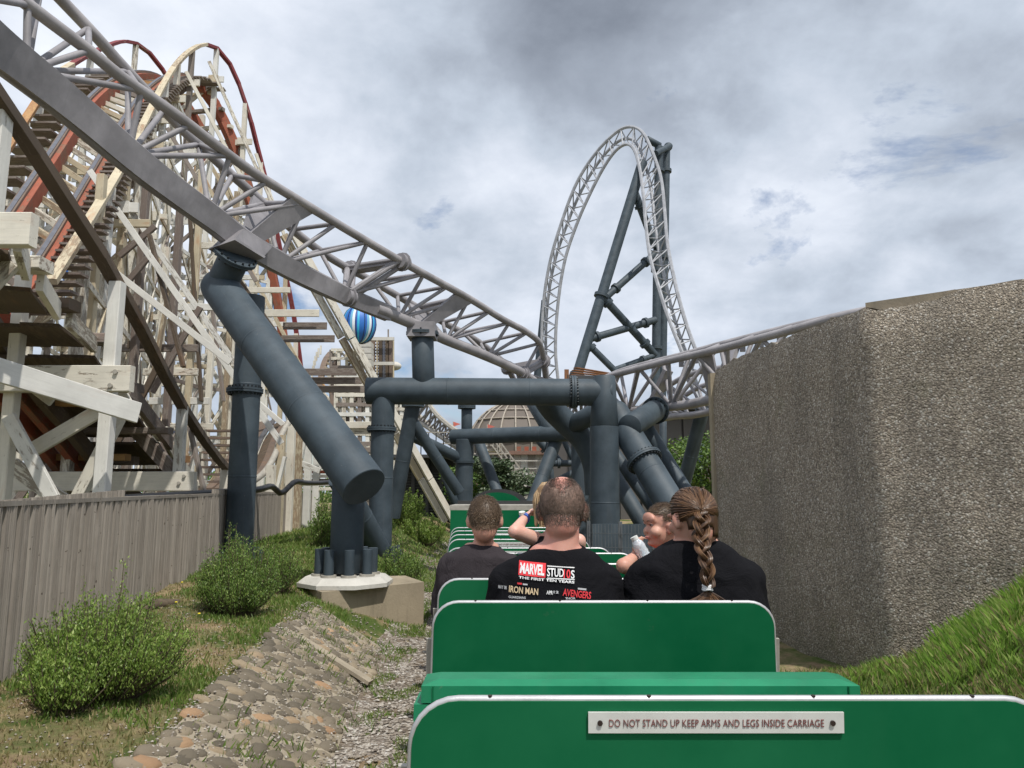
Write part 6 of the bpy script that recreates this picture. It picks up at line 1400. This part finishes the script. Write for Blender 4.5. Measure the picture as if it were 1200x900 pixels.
# dandelions
random.seed(90); yl = m_plain('yellow_petals', (.75, .62, .03), .6, bmp=0)
for i, (px, py, lb) in enumerate([(187, 690, 'yellow wildflower at the foot of the fence'), (213, 688, 'yellow wildflower beside the fence post gap'), (233, 726, 'yellow wildflower alone in the grass between the two shrubs'), (206, 712, 'yellow wildflower near the half buried log'), (205, 778, 'yellow wildflower close to the nearest shrub')]):
    p = gp(px, py); f = thing('wildflower', lb, 'flower', p, 'yellow wildflowers on the left bank'); m_ = MB(); m_.tube(p, p+V((0, 0, .05)), .002, 5); m_.build('stem', M['bark'], f); m_ = MB(); m_.sphere(p+V((0, 0, .055)), (.014, .014, .007), None, 9, 5); m_.build('petals', yl, f)
lg_ = gp(185, 712); lo = thing('log', 'dark half buried log lying by the fence foot', 'log', lg_); m_ = MB(); m_.sweep([lg_+V((-.10, -.28, .0)), lg_+V((-.02, 0, .03)), lg_+V((.06, .32, .0))], [.04, .06, .04], 9); m_.build('trunk', M['bark'], lo, 60)
def tree(label, base, H, R_, nleaf, mat, seed, leaf=.10, trunk=.12, cz=.62):
    random.seed(seed); base = V(base); t = thing('broadleaf_tree', label, 'tree', base); tk = MB(); tips = []
    tk.sweep([base+V((0, 0, -.2)), base+V((.05, 0, H*.35)), base+V((.0, .05, H*.75))], [trunk, trunk*.7, trunk*.25], 10)
    for k in range(26):
        a = random.random()*2*pi; z = random.uniform(.25, .85)*H; r_ = R_*sqrt(max(.05, 1-((z/H-cz)/.45)**2))*random.uniform(.5, .95); e = V((cos(a)*r_, sin(a)*r_, z+random.uniform(0, .2)*R_)); s = V((0, 0, z*.65)); tk.sweep([base+s, base+s.lerp(e, .5)+V((0, 0, .05)), base+e], [trunk*.35, trunk*.2, .015], 6); tips.append((e, random.uniform(.28, .55)*R_))
    tk.build('trunk', M['bark'], t, 60); lf = MB()
    for k in range(nleaf):
        c, rr_ = random.choice(tips); d = V((random.gauss(0, 1), random.gauss(0, 1), random.gauss(0, 1))).normalized()*rr_*random.random()**.4; d.z *= .7; p = c+d; nrm = (V((random.gauss(0, .7), random.gauss(0, .7), .8))).normalized(); s_ = nrm.cross(V((random.random(), random.random(), .2))).normalized(); u_ = s_.cross(nrm); l_ = leaf*random.uniform(.6, 1.3); q = base+p
        lf.add([q-u_*l_*.5, q+s_*l_*.3, q+u_*l_*.5, q-s_*l_*.3], [(0, 1, 2, 3)])
    tag(lf.build('crown', mat, t), kind='stuff'); return t
tree('bright green leafy tree between the raked leg and the wall', V((P(838, 600, 24).x, 24, .3)), 3.4, 1.75, 16000, M['tree'], 95, .11)
tree('pale leaved small tree behind the second portal frame', V((P(590, 600, 27).x, 27, .5)), 2.5, 1.15, 8000, M['tree_pale'], 96, .14)
tree('darker bushy tree low behind the second portal column', V((P(566, 600, 29).x, 29, .5)), 2.2, 1.3, 6000, M['tree'], 97, .14)
# ------------------------------------------------------------------ dark mesh fence
mf = thing('mesh_fence', 'dark welded wire mesh fence behind the riders on the right', 'fence', V((2.2, 11.5, .2)))
fy0, fy1 = P(690, 614, 11.4), P(848, 614, 10.6)
def wirefence(par, a, b, z0, z1, mat, dx=.05, npost=3):
    L_ = (b-a).length; n = int(L_/dx); m_ = MB(); d = (b-a)/n
    for k in range(n+1): p = a+d*k; m_.bar((p.x, p.y, z0), (p.x, p.y, z1), .006, .006)
    for z in [z0+.2*k for k in range(int((z1-z0)/.2)+1)]: m_.bar((a.x, a.y-.006, z), (b.x, b.y-.006, z), .007, .007)
    m_.build('mesh_panel', mat, par)
    for k in range(npost+1): p = a.lerp(b, k/npost); m_ = MB(); m_.box((p.x, p.y+.04, (z0+z1)/2), (.05, .05, z1-z0+.08)); m_.build('fence_post', mat, par)
wirefence(mf, fy0, fy1, .1, fy0.z, m_plain('wire', (.13, .14, .15), .5, .3), .05, 4)
wf = thing('white_railing', 'white metal railing at the far left edge of the rough wall', 'railing', P(852, 640, 14))
for px in (842, 849, 856, 863): beam(P(px, 660, 14), P(px, 596, 14), .04, .04, M['pad'], wf, 'upright', 0)
for y_ in (597, 611, 625, 640): beam(P(838, y_, 14), P(868, y_, 14), .04, .04, M['pad'], wf, 'rail', 0)
beam(P(840, 598, 14), P(866, 624, 14), .035, .035, M['pad'], wf, 'diagonal', 0); beam(P(840, 624, 14), P(866, 650, 14), .035, .035, M['pad'], wf, 'diagonal', 0)
lw = thing('dark_backing', 'low slate backing added behind the wire mesh fence in place of dark pipes and ground', 'backing panel', V((3, 13.2, .2)))
for k in range(14): m_ = MB(); a_, b__ = P(694+k*11.4, 600, 13.4), P(705.4+k*11.4, 600, 13.4); m_.box(((a_.x+b__.x)/2, 13.4, .6), (b__.x-a_.x-.002, .06, 1.1)); m_.build('board', M['slate'], lw)  # boards are an added dark backing, standing in for pipes and column bases
# ------------------------------------------------------------------ buildings
def clad(name, c, rough=.6): return m_plain(name, c, rough, 0, 1.2, .15, .003)
dk = clad('brown_grey_cladding', (.085, .078, .074)); dk2 = clad('black_boarding', (.022, .024, .026)); dk3 = clad('charcoal_boarding', (.045, .047, .05))
sh = thing('dark_shed', 'tall brown grey panelled shed behind the track on the right', 'building', V((8, 34, .5)))
x0, x1 = P(600, 500, 34).x+1.2, P(900, 500, 34).x; zt = P(780, 484, 34).z
m_ = MB(); m_.box(((x0+3.6+x1)/2, 36.1, (zt+.2)/2), (x1-x0-3.6, 4, zt+.0)); m_.build('wall', dk, sh)
n_ = 7
for k in range(n_):
    w_ = (x1-x0-3.6)/n_; m_ = MB(); m_.box((x0+3.6+w_*(k+.5), 34.02, zt/2+.1), (w_-.10, .12, zt-.2)); m_.build('panel', dk, sh)
m_ = MB(); m_.box(((x0+3.6+x1)/2, 35.6, zt+.15), (x1-x0-3.3, 5, .16)); m_.build('roof', dk2, sh)
sh2 = thing('dark_hall', 'brown black hall wall half hidden behind the crossing pipes', 'building', V((2.5, 38, .5)))
xa, xb_ = P(641, 520, 38).x, P(735, 520, 38).x; z2 = P(690, 498, 38).z
m_ = MB(); m_.box(((xa+xb_)/2, 40, z2/2), (xb_-xa, 4, z2)); m_.build('wall', dk, sh2)
for k in range(4): w_ = (xb_-xa)/4; m_ = MB(); m_.box((xa+w_*(k+.5), 37.96, z2/2), (w_-.12, .1, z2-.2)); m_.build('panel', [dk, dk3, dk, dk2][k], sh2)
# dark louvred station building, left of centre
st_b = thing('station_building', 'low black boarded station with white rails and louvres behind the splayed legs', 'building', V((-3.5, 31, .5)))
xa, xb_ = P(462, 560, 31).x, P(556, 560, 31).x; z2 = P(500, 538, 31).z
m_ = MB(); m_.box(((xa+xb_)/2, 32.6, z2/2), (xb_-xa, 3, z2)); m_.build('wall', dk2, st_b)
for k in range(16): m_ = MB(); m_.box(((xa+xb_)/2, 31.05, .75+k*.115), (xb_-xa-.1, .06, .06)); m_.build('louvre', dk3, st_b)
for k in range(6): m_ = MB(); m_.box((xa+.2+k*(xb_-xa-.4)/5, 30.98, z2/2), (.14, .1, z2)); m_.build('wall_post', dk3, st_b)
m_ = MB(); m_.box(((xa+xb_)/2, 31.4, z2+.06), (xb_-xa+.4, 3.6, .12)); m_.build('roof', dk3, st_b)
for z in (.45, .9): m_ = MB(); m_.box(((xa+xb_)/2, 30.0, z2+.12+z), (xb_-xa, .04, .04)); m_.build('handrail', M['bracket'], st_b)
for k in range(12): m_ = MB(); m_.box((xa+k*(xb_-xa)/11, 30.0, z2+.55), (.04, .04, .9)); m_.build('baluster', M['chassis'], st_b)
# cluttered kiosk between dome and engine
kz = thing('pale_kiosk', 'pale glazed kiosk with red roof edge seen between the pipes', 'building', P(625, 560, 45))
for k in range(5): m_ = MB(); m_.box(P(606+k*8.4, 553, 45), (.38, .3, 2.2)); m_.build('window_bay', [M['pad'], M['sign'], M['bracket']][k % 3], kz)
m_ = MB(); m_.box(P(622, 531, 45), (2.6, 1.2, .22)); m_.build('fascia', m_plain('red_brick_trim', (.20, .12, .09), .8), kz)
for k in range(4): m_ = MB(); m_.box(P(608+k*9, 526, 45), (.25, .4, .25)); m_.build('chimney', M['redwood'], kz)
for k in range(4): m_ = MB(); m_.box(P(622, 540+k*9, 44.6), (2.5, .1, .06)); m_.build('glazing_bar', M['pad'], kz)
rl = thing('metal_stair', 'grey metal stair and railings at the edge of the pale kiosk', 'stairs', P(600, 560, 40))
for k in range(14): m_ = MB(); m_.box(P(578+k*3.1, 522+k*4.2, 40), (.35, .7, .05)); m_.build('tread', M['bracket'], rl)
for o_ in (0, -9, -17): beam(P(576, 521+o_, 39.6), P(622, 583+o_, 39.6), .05, .07, M['bracket'], rl, 'stair_rail', 0)
for k in range(9): beam(P(578+k*5, 524+k*6.7, 39.6), P(578+k*5, 506+k*6.7, 39.6), .04, .04, M['bracket'], rl, 'baluster', 0)
m_ = MB(); m_.box(P(572, 528, 40.5), (1.2, 1.0, .12)); m_.build('landing', M['pad'], rl)
for k in range(12): random.seed(k+3); a = P(606+random.random()*34, 566+random.random()*26, 26); beam(a, a+V((random.uniform(.3, .9), 0, random.uniform(-.25, .25))), .05, .05, random.choice([M['pad'], M['bracket'], M['chassis']]), rl, 'rail_bar', 0)
# people-sized red dot on the right of the engine
# glass dome
dm = thing('glass_dome', 'brown glazed dome with pale ribs above the second portal beam', 'dome', P(604, 540, 62))
dc = P(604, 527, 62); DR = 4.0; NL, NA = 20, 6
glass, gt_, gb_ = mk('brown_dome_glass'); v_ = objc(gt_); oi = gt_.n('ShaderNodeObjectInfo').outputs['Random']; setc(gt_, gb_, gt_.mix(oi, (.10, .082, .068), (.19, .16, .135)), .65)
rib = m_plain('dome_ribs', (.33, .29, .24), .6)
def dpnt(i, j, r_=1.0): a = 2*pi*i/NL; ph = radians(-8)+radians(90)*j/NA; return dc+V((cos(a)*cos(ph), sin(a)*cos(ph), sin(ph)*.98))*DR*r_
for i in range(NL):
    for j in range(NA):
        q = [dpnt(i, j, .985), dpnt(i+1, j, .985), dpnt(i+1, min(j+1, NA), .985), dpnt(i, min(j+1, NA), .985)]; m_ = MB(); c = sum(q, V((0, 0, 0)))/4; m_.add([c+(p-c)*.99 for p in q]+[dc+(c+(p-c)*.99-dc)*.985 for p in q], [(0, 1, 2, 3), (7, 6, 5, 4), (0, 4, 5, 1), (1, 5, 6, 2), (2, 6, 7, 3), (3, 7, 4, 0)]); m_.build('pane', glass, dm)
for i in range(NL): m_ = MB(); m_.sweep([dpnt(i, j/2, 1.0) for j in range(NA*2+1)], .07, 6); m_.build('rib', rib, dm)
for j in range(NA): m_ = MB(); m_.sweep([dpnt(i/2, j, 1.0) for i in range(NL*2+1)], .06, 6, False); m_.build('ring', rib, dm)
m_ = MB(); m_.tube(V((dc.x, dc.y, .3)), V((dc.x, dc.y, dc.z-.5)), DR*.97, 28); m_.build('drum', dk, dm, 30)
# rust coloured slatted canopy
rc_ = thing('rust_canopy', 'rust brown slatted canopy roof beyond the portal column', 'canopy', P(690, 440, 44))
rm = m_plain('rust_cladding', (.20, .085, .035), .7)
pa, pb_ = P(662, 424, 42), P(724, 436, 46)
for k in range(6):
    a = P(663+k*0, 0, 42); t = k/5; s0 = P(674-10*t, 431+14*t, 44-2*t); s1 = P(716-2*t, 438+8*t, 46-2*t); beam(s0, s1, .30, .05, rm, rc_, 'slat', 0)
beam(P(664, 433, 42), P(664, 446, 42), .25, .12, rm, rc_, 'end_panel', 0); beam(P(662, 448, 42), P(662, 520, 42), .2, .2, dk3, rc_, 'post', 0); beam(P(720, 446, 44), P(720, 520, 44), .2, .2, dk3, rc_, 'post', 0)
beam(P(664, 442, 42), P(722, 444, 44), .2, .25, dk3, rc_, 'beam', 0)
# small red pennants
for px, py in ((535, 497), (575, 500)):
    fl_ = thing('pennant', ['small faded red pennant above the far dipping track', 'small red pennant at the edge of the glass dome'][px > 550], 'flag', P(px, py+12, 40)); beam(P(px-4, py+12, 40), P(px-4, py-3, 40), .04, .04, M['bracket'], fl_, 'pole', 0)
    m_ = MB(); a, b, c = P(px-4, py-3, 40), P(px-4, py+3, 40), P(px+5, py, 40); m_.add([a, b, c, a+V((0, .02, 0)), b+V((0, .02, 0)), c+V((0, .02, 0))], [(0, 1, 2), (5, 4, 3), (0, 3, 4, 1), (1, 4, 5, 2), (2, 5, 3, 0)]); m_.build('cloth', m_plain('faded_red_cloth', (.55, .14, .11), .8), fl_)
# far skyline hedge so that the horizon is closed
random.seed(99); lf = MB()
for k in range(14000):
    x = random.uniform(-60, 60); y = random.uniform(72, 78); zt_ = 3.0+1.6*noise.noise(V((x*.12, 0, 0)))+.8*noise.noise(V((x*.6, 3, 0))); q = V((x, y, random.uniform(.4, zt_))); s_ = .35; a = random.random()*pi
    lf.add([q, q+V((cos(a)*s_, sin(a)*s_, s_*.2)), q+V((cos(a)*s_*.6, sin(a)*s_, s_))], [(0, 1, 2)])
tag(lf.build('far_woodland', M['tree']), 'dark far line of trees closing the horizon behind the park', 'woodland', kind='stuff')
bpy.context.view_layer.update()
print('OBJECTS', len(bpy.data.objects), 'TRIS', sum(len(o.data.polygons) for o in bpy.data.objects if o.type == 'MESH'))
